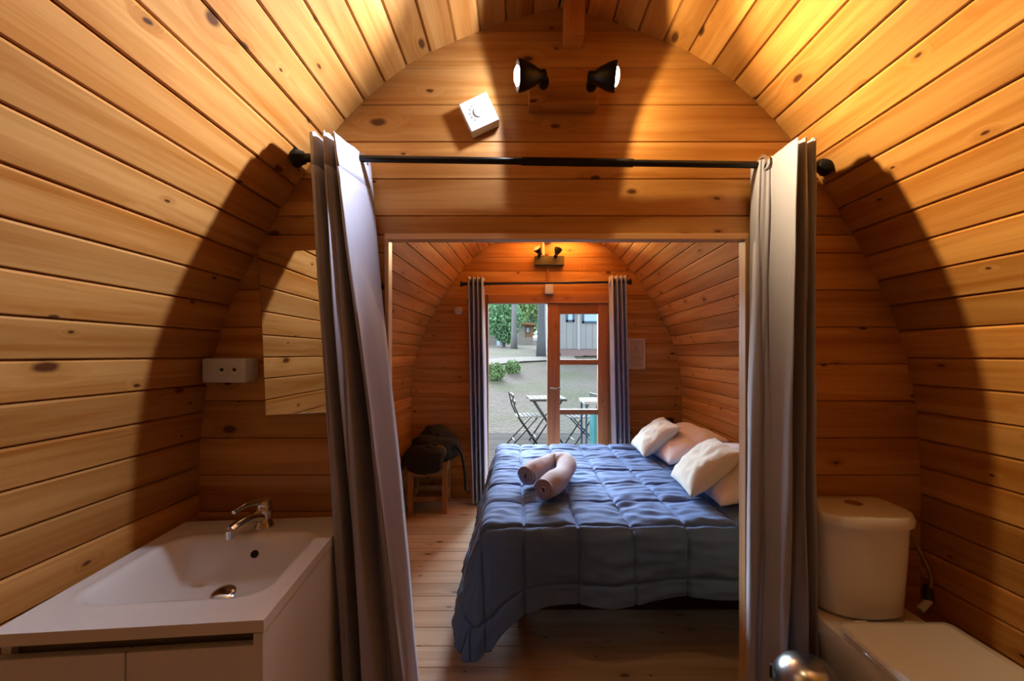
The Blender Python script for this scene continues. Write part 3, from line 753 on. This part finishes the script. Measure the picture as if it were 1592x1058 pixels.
# ------------------------------------------------------------------ bed
BX0, BX1, BY0, BY1 = -0.10, 1.255, 1.70, 3.14
bed = thing('double_bed', 'double bed with white mattress under the quilt', 'bed', ((BX0 + BX1) / 2, (BY0 + BY1) / 2, 0))
bl = Vector(bed.location)
def bpart(nm, x0, x1, y0, y1, z0, z1, mat, bev=0.003):
    return MB().box(x0 - bl.x, x1 - bl.x, y0 - bl.y, y1 - bl.y, z0, z1, bev).build(nm, mat, bed)
bpart('mattress', BX0 + 0.01, BX1, BY0 + 0.01, BY1 - 0.01, 0.255, 0.530, 'mattress', 0.035)
bpart('base', BX0 + 0.03, BX1 - 0.01, BY0 + 0.03, BY1 - 0.03, 0.17, 0.254, 'bag', 0.004)  # black colour paints in the shadow beneath the quilt
for lx in (BX0 + 0.1, BX1 - 0.14):
    for ly in (BY0 + 0.42, BY1 - 0.14):
        MB().lathe([(0.022, 0.0), (0.028, 0.17)], 16, Matrix.Translation((lx - bl.x, ly - bl.y, 0))).build('leg', 'bag', bed, 40)

# quilt -------------------------------------------------------------
QC, QR = 0.226, 0.265
ZT = 0.562
def quilt():
    s0, s1 = -0.42, BX1 - BX0 - 0.03           # across the bed; s<0 hangs over the left edge
    t0, t1 = -0.37, BY1 - BY0 + 0.10          # along the bed; t<0 hangs over the near edge, t>width hangs at the far edge
    NS, NT = 400, 400
    rad = 0.06
    P = []
    for j in range(NT + 1):
        row = []
        t = t0 + (t1 - t0) * j / NT
        for i in range(NS + 1):
            s_ = s0 + (s1 - s0) * i / NS
            # the near hem creeps up towards the head of the bed
            tt = t
            if t < 0: tt = t / 0.37 * (0.365 - 0.075 * max(0, s_) / 1.3 + 0.13 * math.exp(-max(0, s_) / 0.075))
            a = max(0, -s_); b = max(0, -tt); c = max(0, tt - (BY1 - BY0))
            if c > 0: b2, sgn = c, 1
            else: b2, sgn = b, -1
            r_ = math.hypot(a, b2)
            if a > 0 and b2 > 0 and sgn < 0:
                A_, B_ = a / 0.42, b2 / 0.495
                th0 = math.atan2(B_, A_)
                r_ = max(A_, B_) * (0.42 * math.cos(th0) ** 2 + 0.495 * math.sin(th0) ** 2 + 0.09 * math.sin(2 * th0) ** 2)
            th_ = math.atan2(b2, a) if r_ > 0 else 0
            # profile over a rounded edge
            arc = rad * math.pi / 2
            if r_ < arc: o_ = rad * math.sin(r_ / rad); dz = rad * (1 - math.cos(r_ / rad))
            else:
                q = r_ - arc; corner = math.sin(2 * th_) if a > 0 and b2 > 0 else 0
                o_ = rad + q * (0.06 + (0.17 * math.cos(th_) ** 2 if a > 0 else 0)); dz = rad + q * (0.985 - 0.03 * corner)
            dirx, diry = -math.cos(th_), math.sin(th_) * sgn
            bx_ = BX0 + max(0, s_); by_ = BY0 + max(0, min(tt, BY1 - BY0))
            pos = Vector((bx_ + (dirx * o_ if r_ > 0 else 0), by_ + (diry * o_ if r_ > 0 else 0), ZT - dz))
            # normal
            ang = min(r_ / rad, math.pi / 2)
            nrm = Vector((dirx * math.sin(ang), diry * math.sin(ang), math.cos(ang))) if r_ > 0 else Vector((0, 0, 1))
            # quilting: stitched lines pull in, squares puff up
            us = (s_ - 0.13) / QC; vs_ = (t + 0.02) / QR
            wob = 0.035 * noise.noise(Vector((s_ * 3.1, t * 3.1, 2)))
            fu = abs(us + wob - round(us + wob)) * QC; fv = abs(vs_ + wob - round(vs_ + wob)) * QR
            dmin = min(fu, fv)
            soft = fu * fv / (fu + fv + 1e-6)
            puff = 0.012 * (1 - math.exp(-soft / 0.020)) + 0.013 * (1 - math.exp(-dmin / 0.0045)) - 0.016
            wr = 0.0
            wamp = 1.0 if s_ > 0.2 else 0.45
            v3 = Vector((s_ * 7, t * 24, 0.3))
            wr += 0.011 * wamp * noise.noise(v3) * math.exp(-fv / 0.10)
            wr += 0.009 * wamp * noise.noise(Vector((s_ * 21, t * 9, 4.3))) * math.exp(-fu / 0.07)
            wr += 0.009 * noise.noise(Vector((s_ * 3.3, t * 4.2, 7.7)))
            wr += 0.0065 * noise.noise(Vector((s_ * 13, t * 26, 9.1)))
            pos += nrm * (puff + wr)
            if r_ > arc:
                hang = (r_ - arc)
                f_ = 0.03 * hang / 0.3 * math.sin((s_ if a == 0 else 0) * 13 + 1.2)
                pos += Vector((dirx, diry, 0)) * f_
            pos.z = max(pos.z, 0.022 + 0.01 * noise.noise(Vector((s_ * 9, t * 9, 0))))
            row.append(tuple(pos))
        P.append(row)
    return P
q = MB().grid(quilt()).build('quilt', 'duvet', None, True)
qs = q.modifiers.new('thick', 'SOLIDIFY'); qs.thickness = 0.012; qs.offset = -1
tag(q, 'slate blue quilted bedspread draped over the bed to the floor', 'bedspread')

# pillows -----------------------------------------------------------
def pillow(name, label, cat, L, W, H, loc, rot, mat, group=None, seed=0, corner=0.88, wr=0.012, piping=False):
    N = 30; top = []; bot = []
    for j in range(N + 1):
        v = -1 + 2 * j / N; rt = []; rb = []
        for i in range(N + 1):
            u = -1 + 2 * i / N
            pin = 1 - (1 - corner) * (1 - (1 - u * u)) * 0 
            x = u * L / 2 * (1 - 0.07 * (1 - u * u) * 0 - 0.06 * (1 - abs(v) ** 2) * 0 - 0.05 * (1 - v * v) * abs(u) ** 3)
            y_ = v * W / 2 * (1 - 0.05 * (1 - u * u) * abs(v) ** 3)
            h = ((1 - abs(u) ** 2.6) * (1 - abs(v) ** 2.6)) ** 0.55
            w_ = wr * noise.noise(Vector((u * 2.2 + seed, v * 2.2, seed * 1.7))) + wr * 0.6 * noise.noise(Vector((u * 5 + seed, v * 5, 3 + seed)))
            rt.append((x, y_, H * 0.55 * h + w_ * h)); rb.append((x, y_, -H * 0.45 * h + w_ * 0.4 * h))
        top.append(rt); bot.append(rb)
    mb = MB().grid(top).grid(bot)
    me = mb.mesh(name, mat, True)
    b = bmesh.new(); b.from_mesh(me); bmesh.ops.remove_doubles(b, verts=b.verts, dist=1e-5); bmesh.ops.recalc_face_normals(b, faces=b.faces); b.to_mesh(me); b.free()
    me.polygons.foreach_set('use_smooth', [True] * len(me.polygons))
    o = link(name, me, None, loc, rot)
    return tag(o, label, cat, group)
pillow('pillow', 'white pillow at the far end against the right wall', 'pillow', 0.42, 0.62, 0.17, (1.135, 2.79, 0.665), (0, R(-20), R(2)), 'sheet', 'white bed pillows', 1)
pillow('pillow', 'white pillow nearer the curtain behind the front cushion', 'pillow', 0.42, 0.62, 0.18, (1.13, 2.10, 0.665), (0, R(-20), R(-2)), 'sheet', 'white bed pillows', 5)
pillow('cushion', 'cream plush cushion farther back on the bed', 'cushion', 0.32, 0.37, 0.12, (0.975, 2.82, 0.700), (R(2), R(-40), R(-4)), 'cushion', 'cream cushions', 9)
pillow('cushion', 'cream plush cushion nearest the front edge of the bed', 'cushion', 0.33, 0.39, 0.13, (0.970, 2.06, 0.705), (R(-2), R(-42), R(-6)), 'cushion', 'cream cushions', 13)

# rolled towel --------------------------------------------------------
def towel():
    path = catmull([(0.055, 2.14, 0), (0.13, 2.25, 0.012), (0.22, 2.36, 0.02), (0.285, 2.30, 0.02), (0.25, 2.15, 0.008), (0.19, 2.02, 0.004), (0.135, 1.92, 0)], 8)
    rad = [0.055 + 0.006 * math.sin(i * 0.35) for i in range(len(path))]
    base = Vector((0.16, 2.13, ZT + 0.065))
    rings = []; n = len(path)
    up = Vector((0, 0, 1))
    for i, p_ in enumerate(path):
        t = (path[min(i + 1, n - 1)] - path[max(i - 1, 0)]).normalized(); sd = t.cross(up).normalized(); u2 = sd.cross(t)
        ring = []
        for k in range(28):
            a_ = 2 * math.pi * k / 28
            rr_ = rad[i] * (1 + 0.06 * noise.noise(Vector((i * 0.4, math.cos(a_) * 2, math.sin(a_) * 2))))
            ring.append(tuple(p_ + Vector((base.x * 0, 0, base.z)) + sd * rr_ * math.cos(a_) + u2 * rr_ * 0.95 * math.sin(a_)))
        rings.append(ring)
    t_ = thing('rolled_towel', 'mauve towel rolled up and bent double on the bedspread', 'towel', (0.16, 2.13, ZT + 0.01))
    o_ = Vector(t_.location)
    MB().rings([[tuple(Vector(v_) - o_) for v_ in r_] for r_ in rings]).build('roll', 'towel', t_, 50)
    # spiral edge at both ends
    for e, d_ in ((0, 1), (n - 1, -1)):
        p_ = path[e] + Vector((0, 0, base.z)) - o_
        t = (path[1] - path[0]).normalized() * -1 if e == 0 else (path[-1] - path[-2]).normalized()
        sd = t.cross(up).normalized(); u2 = sd.cross(t)
        sp_ = []
        for k in range(64):
            a_ = k * 2 * math.pi / 20; r_ = 0.050 - 0.042 * k / 63
            sp_.append(p_ + t * (0.004 + 0.012 * k / 63) + sd * r_ * math.cos(a_) + u2 * r_ * math.sin(a_))
        MB().tube(sp_, 0.0075, 6).build('rolled_edge', 'towel', t_, True)
towel()

# ------------------------------------------------------------------ stool with a black bag
st = thing('stool', 'small wooden stool in the far left corner under a black bag', 'stool', (-0.72, 3.33, 0), (0, 0, R(4)))
sw_ = 0.135
for sx in (-1, 1):
    for sy in (-1, 1):
        MB().box(sx * sw_ - 0.02, sx * sw_ + 0.02, sy * sw_ - 0.02, sy * sw_ + 0.02, 0, 0.40, 0.003).build('leg', 'stool', st)
for s_ in (-1, 1):
    MB().box(-sw_ + 0.02, sw_ - 0.02, s_ * sw_ - 0.012, s_ * sw_ + 0.012, 0.10, 0.14, 0.002).build('rail', 'stool', st)
    MB().box(s_ * sw_ - 0.012, s_ * sw_ + 0.012, -sw_ + 0.02, sw_ - 0.02, 0.10, 0.14, 0.002).build('rail', 'stool', st)
    MB().box(-sw_ + 0.02, sw_ - 0.02, s_ * sw_ - 0.012, s_ * sw_ + 0.012, 0.30, 0.39, 0.002).build('apron', 'stool', st)
    MB().box(s_ * sw_ - 0.012, s_ * sw_ + 0.012, -sw_ + 0.02, sw_ - 0.02, 0.30, 0.39, 0.002).build('apron', 'stool', st)
MB().box(-sw_ - 0.03, sw_ + 0.03, -sw_ - 0.03, sw_ + 0.03, 0.40, 0.422, 0.004).build('seat', 'stool', st)
bg_ = thing('backpack', 'soft black backpack slumped over the wooden stool', 'bag', (-0.675, 3.29, 0.424))
def blob(cx_, cy_, cz_, sx, sy, sz, sd, n=0.18):
    b = bmesh.new(); bmesh.ops.create_icosphere(b, subdivisions=4, radius=1)
    for v in b.verts:
        k = 1 + n * noise.noise(v.co * 1.7 + Vector((sd, 0, 0))) + n * 0.5 * noise.noise(v.co * 4 + Vector((0, sd, 0)))
        c = v.co * k
        v.co = Vector((cx_ + c.x * sx, cy_ + c.y * sy, max(0.0 if cz_ > 0.05 else -1, cz_ + c.z * sz)))
    return b
MB().bm(blob(0, 0, 0.095, 0.215, 0.17, 0.125, 3)).bm(blob(0.01, 0.0, 0.195, 0.12, 0.10, 0.075, 8)).bm(blob(-0.05, -0.185, 0.03, 0.155, 0.04, 0.12, 11)).build('body', 'bag', bg_, True)
MB().bm(blob(0.07, -0.155, 0.085, 0.055, 0.03, 0.055, 5, 0.1)).build('pocket', 'bagpocket_shaded_bar', bg_, True)
MB().tube(catmull([(0.16, -0.05, 0.13), (0.23, -0.09, 0.06), (0.262, -0.11, -0.08), (0.275, -0.115, -0.23)], 6), 0.012, 8).build('strap', 'bag', bg_, True)
MB().tube(catmull([(-0.15, -0.08, 0.12), (-0.21, -0.13, 0.04), (-0.235, -0.14, -0.06)], 6), 0.016, 8).build('strap', 'bag', bg_, True)

# ------------------------------------------------------------------ terrace
ZD = -0.10
dk = struct('floor_terrace', MB().box(-2.2, 3.4, YF + 0.08, 7.0, ZD - 0.14, ZD - 0.03), 'backing', label='grey boarded terrace outside the door')
dmesh = MB().box(-2.75, 2.75, 0.003, 0.137, -0.028, 0, 0.003).mesh('deck_board', 'deck')
y = YF + 0.085
while y < 6.9:
    link('deck_board', dmesh, dk, (0.6, y, ZD)); y += 0.14

def fold_chair(name, label, loc, rz):
    t = thing(name, label, 'chair', loc, (0, 0, rz), 'folding terrace chairs')
    # local +x is the way the sitter faces
    for sy in (-0.19, 0.19):
        MB().tube([(0.20, sy, 0.0), (-0.10, sy, 0.44), (-0.17, sy, 0.60), (-0.22, sy, 0.80)], 0.011, 8).build('back_leg', 'iron', t, True)
        MB().tube([(-0.24, sy * 0.9, 0.0), (0.17, sy * 0.9, 0.44)], 0.011, 8).build('front_leg', 'iron', t, True)
    MB().tube([(0.13, -0.19, 0.10), (0.13, 0.19, 0.10)], 0.007, 6).build('stretcher', 'iron', t, True)
    MB().tube([(-0.16, -0.17, 0.085), (-0.16, 0.17, 0.085)], 0.007, 6).build('stretcher', 'iron', t, True)
    for k in range(6):
        x = -0.14 + k * 0.065
        MB().box(x, x + 0.045, -0.19, 0.19, 0.445, 0.46, 0.003).build('seat_slat', 'slat', t)
    for z in (0.64, 0.735):
        xx = -0.17 - (z - 0.60) * 0.25
        MB().box(xx + 0.008, xx + 0.022, -0.19, 0.19, z, z + 0.05, 0.003).build('back_slat', 'iron', t)
    return t
c0 = px(812, 689, 6.1)
fold_chair('folding_chair', 'folding slatted chair seen through the open half of the door', (c0.x + 0.03, 6.05, ZD), R(8))
c0 = px(893, 689, 6.1)
fold_chair('folding_chair', 'folding slatted chair seen through the glazed leaf', (0.98, 6.0, ZD), R(188))
tb = thing('folding_table', 'small folding terrace table between the two chairs', 'table', (0.46, 6.2, ZD), (0, 0, R(5)))
for k in range(7):
    x = -0.28 + k * 0.081
    MB().box(x, x + 0.07, -0.26, 0.26, 0.695, 0.712, 0.003).build('top_slat', 'slat', tb)
for sy in (-0.22, 0.22):
    MB().tube([(0.24, sy, 0.0), (-0.22, sy, 0.69)], 0.012, 8).build('leg', 'iron', tb, True)
    MB().tube([(-0.24, sy * 0.92, 0.0), (0.22, sy * 0.92, 0.69)], 0.012, 8).build('leg', 'iron', tb, True)
MB().box(-0.28, 0.28, -0.24, -0.21, 0.672, 0.694).build('top_frame', 'iron', tb)
MB().box(-0.28, 0.28, 0.21, 0.24, 0.672, 0.694).build('top_frame', 'iron', tb)
MB().tube([(0.17, -0.22, 0.1), (0.17, 0.22, 0.1)], 0.007, 6).build('stretcher', 'iron', tb, True)
MB().tube([(-0.17, -0.2, 0.1), (-0.17, 0.2, 0.1)], 0.007, 6).build('stretcher', 'iron', tb, True)
ct = thing('storage_stand', 'white-topped stand with a teal side panel on the terrace', 'stand', (1.075, 5.36, ZD))
MB().box(-0.20, 0.26, -0.22, 0.22, 0.73, 0.77, 0.006).build('top', 'cladw', ct)
MB().box(-0.06, 0.22, -0.17, 0.17, 0.02, 0.62, 0.006).build('panel', 'teal', ct)
for sx in (-0.17, 0.24):
    for sy in (-0.19, 0.19): MB().box(sx - 0.012, sx + 0.012, sy - 0.012, sy + 0.012, 0, 0.73).build('leg', 'winblue', ct)

# ------------------------------------------------------------------ grounds
def gz(x, y):
    base = -0.32 + max(0, y - 7.0) * 0.150
    if y > 18: base = 1.33 + (y - 18) * 0.045
    return base + 0.10 * noise.noise(Vector((x * 0.35, y * 0.35, 0))) * min(1, max(0, (y - 7) / 3)) + 0.02 * noise.noise(Vector((x * 1.7, y * 1.7, 3)))
def groundgrid():
    P = []
    ys = [2.0, 6.9] + [7.0 + 0.35 * k for k in range(60)] + [29, 32, 36, 40, 46, 54, 64, 80]
    for yy in ys:
        row = []
        for k in range(81):
            xx = -26 + 58 * k / 80
            zz = -0.34 if yy < 7 else gz(xx, yy)
            row.append((xx, yy, zz))
        P.append(row)
    return P
struct('floor_garden', MB().grid(groundgrid()), 'ground', smooth=True, label='dry grassy slope rising from the terrace')
pth = MB()
rows = []
for k in range(40):
    x = -14 + k * 0.42
    yy = 15.6 + 0.9 * math.sin(x * 0.22) + 0.10 * x
    rows.append([(x, yy - 0.55, gz(x, yy - 0.55) + 0.05), (x, yy, gz(x, yy) + 0.06), (x, yy + 0.6, gz(x, yy + 0.6) + 0.05)])
struct('floor_path', pth.grid(rows), 'path', smooth=True, label='pale sandy path crossing the dry slope')

def leaves(mb, c, rx, ry, rz_, n, size, rnd):
    for _ in range(n):
        v = Vector((rnd.gauss(0, 1), rnd.gauss(0, 1), rnd.gauss(0, 1))).normalized() * (rnd.random() ** 0.45)
        p_ = Vector(c) + Vector((v.x * rx, v.y * ry, v.z * rz_))
        e = Euler((rnd.uniform(0, 6.3), rnd.uniform(0, 6.3), rnd.uniform(0, 6.3))).to_matrix()
        s_ = size * rnd.uniform(0.6, 1.3)
        mb.add([p_ + e @ Vector(a) for a in ((-s_, 0, 0), (0, -s_ * 0.55, 0.1 * s_), (s_, 0, 0), (0, s_ * 0.55, 0.1 * s_))], [(0, 1, 2, 3)])
def tree(name, label, x, y, h, tr, crown, mat, bark, seed, lean=0.0, cat='tree', group='trees beyond the terrace'):
    rnd = random.Random(seed); z0 = gz(x, y) - 0.1
    t = thing(name, label, cat, (x, y, z0), group=group)
    pts = catmull([(0, 0, 0), (lean * 0.3, 0.03, h * 0.35), (lean * 0.7, 0, h * 0.7), (lean, 0, h)], 5)
    n = len(pts)
    MB().tube(pts, [tr * (1.35 if i == 0 else 1.08 if i == 1 else 1 - 0.6 * i / n) for i in range(n)], 12).build('trunk', bark, t, True)
    mb = MB()
    for (cx_, cy_, cz_, rx, ry, rz_, cnt, sz) in crown: leaves(mb, (cx_, cy_, cz_), rx, ry, rz_, cnt, sz, rnd)
    f_ = mb.build('foliage', mat, t); f_['kind'] = 'stuff'
    return t
def at(pxx, y): return (pxx - 803) * y / FPX
tree('tree', 'stout grey trunk standing close to the pale clad building', at(841, 17), 17.0, 12.0, 0.17, [(0.3, 0, 11.6, 2.0, 1.8, 1.4, 900, 0.14)], 'leafa', 'bark', 1, 0.15)
tree('tree', 'slender pale trunk in the middle of the open doorway', at(799, 24), 24.0, 14.0, 0.17, [(0, 0, 13.5, 2.0, 1.8, 1.6, 900, 0.16)], 'leafa', 'barkp', 2, 0.1)
tree('tree', 'round bushy green tree left of the slender pale trunk', at(783, 28), 28.0, 2.6, 0.12, [(0, 0, 2.1, 1.3, 1.2, 1.5, 3600, 0.13), (0.2, 0, 1.0, 0.8, 0.8, 0.7, 900, 0.12)], 'leafa', 'bark', 3)
tree('tree', 'tall dark conifer at the left edge of the doorway', at(757, 32), 32.0, 7.0, 0.14, [(0, 0, 2.6, 0.75, 0.8, 1.9, 2600, 0.13), (0, 0, 4.6, 0.6, 0.6, 1.7, 1400, 0.13)], 'leafa', 'bark', 4)
tree('tree', 'light green tree behind the small timber cabin', at(826, 44), 44.0, 5.0, 0.2, [(0, 0, 5.2, 3.4, 2.2, 2.4, 5200, 0.2), (2.4, 1, 4.4, 2.6, 2, 2.4, 3000, 0.2)], 'leafb', 'bark', 5)
tree('tree', 'far light green tree rising above the bushy tree', at(776, 50), 50.0, 5.0, 0.2, [(0, 0, 3.4, 3.6, 2.2, 1.6, 3600, 0.22)], 'leafb', 'bark', 6)
tree('tree', 'far dark green tree at the left behind the conifer', at(735, 46), 46.0, 5.0, 0.2, [(0, 0, 4.2, 3.6, 2.2, 3.4, 3600, 0.22)], 'leafa', 'bark', 7)
tree('tree', 'broad light green tree far behind the cabin roof', at(846, 67), 67.0, 7.0, 0.2, [(0, 0, 4.6, 4.4, 2.4, 4.0, 5200, 0.24)], 'leafb', 'bark', 8)
tree('tree', 'dark green tree filling the gap behind the slender trunk', at(802, 60), 60.0, 6.0, 0.2, [(0, 0, 4.2, 3.6, 2.4, 4.2, 4600, 0.26)], 'leafa', 'bark', 9)
def bush(label, x, y, rx, rz_, n, seed):
    t = thing('bush', label, 'bush', (x, y, gz(x, y)), group='bushes on the dry slope')
    rnd = random.Random(seed); mb = MB(); leaves(mb, (0, 0, rz_ * 0.55), rx, rx * 0.7, rz_ * 0.75, n, 0.055, rnd)
    f_ = mb.build('foliage', 'leafc', t); f_['kind'] = 'stuff'
    s_ = MB()
    for k in range(5): s_.tube([(0, 0, -0.05), (rnd.uniform(-.5, .5) * rx, rnd.uniform(-.3, .3) * rx, rz_ * 0.6)], 0.008, 5)
    s_.build('stems', 'bark', t)
bush('larger low green bush at the left of the doorway view', at(770, 12.5), 12.5, 0.34, 0.42, 1100, 21)
bush('smaller greyish bush right of the larger one', at(797, 13.6), 13.6, 0.27, 0.34, 800, 22)

# clad building --------------------------------------------------------
BYD = 18.5
bld = thing('clad_building', 'large pale grey board-clad building seen through the glazed door leaf', 'building', (at(850, BYD), BYD, 1.2))
bo = Vector(bld.location)
W_ = 9.0; H_ = 3.05
MB().box(0, W_, 0.02, 5.0, -0.4, H_).build('walls', 'clad', bld)
for k in range(30):
    x = 0.02 + k * 0.30
    if x > W_ - 0.1: break
    MB().box(x + 0.012, x + 0.288, 0, 0.03, 0.32, H_, 0.004).build('cladding_board', 'clad', bld)
MB().box(-0.08, 0.10, -0.03, 0.1, 0.2, H_).build('corner_board', 'cladw', bld)
cx_ = at(899, BYD) - bo.x
MB().box(cx_ - 0.05, cx_ + 0.07, -0.07, 0.0, 0.1, H_).build('downpipe', 'cladw', bld)
for (a, b_, c, d) in ((880, 893, 460, 500), (905, 932, 460, 502), (956, 985, 460, 502)):
    x0, x1 = at(a, BYD) - bo.x, at(b_, BYD) - bo.x
    z1, z0 = HC + (550 - c) * BYD / FPX - bo.z, HC + (550 - d) * BYD / FPX - bo.z
    wn_ = MB().box(x0, x1, -0.05, 0.02, z0, z0 + 0.09).box(x0, x1, -0.05, 0.02, z1 - 0.09, z1).box(x0, x0 + 0.09, -0.05, 0.02, z0, z1).box(x1 - 0.09, x1, -0.05, 0.02, z0, z1).build('window', 'winblue', bld)
    MB().box(x0 + 0.08, x1 - 0.08, -0.03, 0.01, z0 + 0.08, z1 - 0.08).build('pane', 'winpane', wn_)
MB().box(-0.4, W_ + 0.4, -0.4, 5.4, H_, H_ + 0.25).build('roof', 'cabin', bld)
mul = MB()
P = []
for j in range(6):
    yy = BYD - 1.75 + j * 0.33
    P.append([(at(866, BYD) + 8 * i / 40, yy, gz(at(866, BYD) + 8 * i / 40, yy) + 0.05 + (0.16 if 0 < j else 0) + 0.06 * noise.noise(Vector((i * 1.3, j * 1.1, 5)))) for i in range(41)])
mo = mul.grid(P).build('mulch_bed', 'mulch', None, True); tag(mo, 'red-brown mulch bed along the foot of the clad building', 'mulch', kind='stuff')

# far cabin with fence ---------------------------------------------------
CY = 36.0
cz = gz(at(815, CY), CY)
cbn = thing('garden_cabin', 'small timber cabin with overhanging roof far up the slope', 'cabin', (at(806, CY), CY, cz))
zq = lambda yy: HC + (550 - yy) * CY / FPX - cz
xq = lambda xx: (xx - 806) * CY / FPX
MB().box(xq(804), xq(816), 0, 2.5, -0.2, zq(505)).build('front_wall', 'cabinw', cbn)
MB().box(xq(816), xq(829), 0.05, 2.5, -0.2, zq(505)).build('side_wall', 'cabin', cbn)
w0 = MB().box(xq(818), xq(823), -0.02, 0.06, zq(517), zq(509)).build('window', 'winblue', cbn)
MB().box(xq(818.6), xq(822.4), -0.04, 0.0, zq(516.4), zq(509.6)).build('pane', 'winpane', w0)
MB().rings([[(xq(801), y_, zq(504)), (xq(832), y_, zq(506)), (xq(830), y_, zq(502)), (xq(803), y_, zq(500.5))] for y_ in (-0.5, 2.9)]).build('roof', 'cabin', cbn)
fn = thing('picket_fence', 'low grey picket fence in front of the far cabin', 'fence', (at(800, CY - 2), CY - 2, gz(at(815, CY - 2), CY - 2)))
for k in range(24):
    x = k * 0.11
    MB().box(x, x + 0.085, 0, 0.02, 0, 0.62 + 0.03 * math.sin(k * 2.1)).build('picket', 'cabinw', fn)
MB().box(0, 2.65, 0.02, 0.05, 0.18, 0.24).box(0, 2.65, 0.02, 0.05, 0.46, 0.52).build('rail', 'cabinw', fn)
hut = thing('garden_shed', 'pale shed partly hidden behind the bushy tree at left', 'shed', (at(762, 34), 34, gz(at(762, 34), 34)))
MB().box(-0.5, 1.0, 0, 2, -0.1, 1.25).build('walls', 'cabinw', hut)
MB().rings([[(-0.65, y_, 1.22), (1.15, y_, 1.22), (0.25, y_, 1.55)] for y_ in (-0.2, 2.2)]).build('roof', 'cabin', hut)
MB().box(0.55, 0.85, -0.03, 0.01, 0.0, 0.9).build('door', 'winpane', hut)
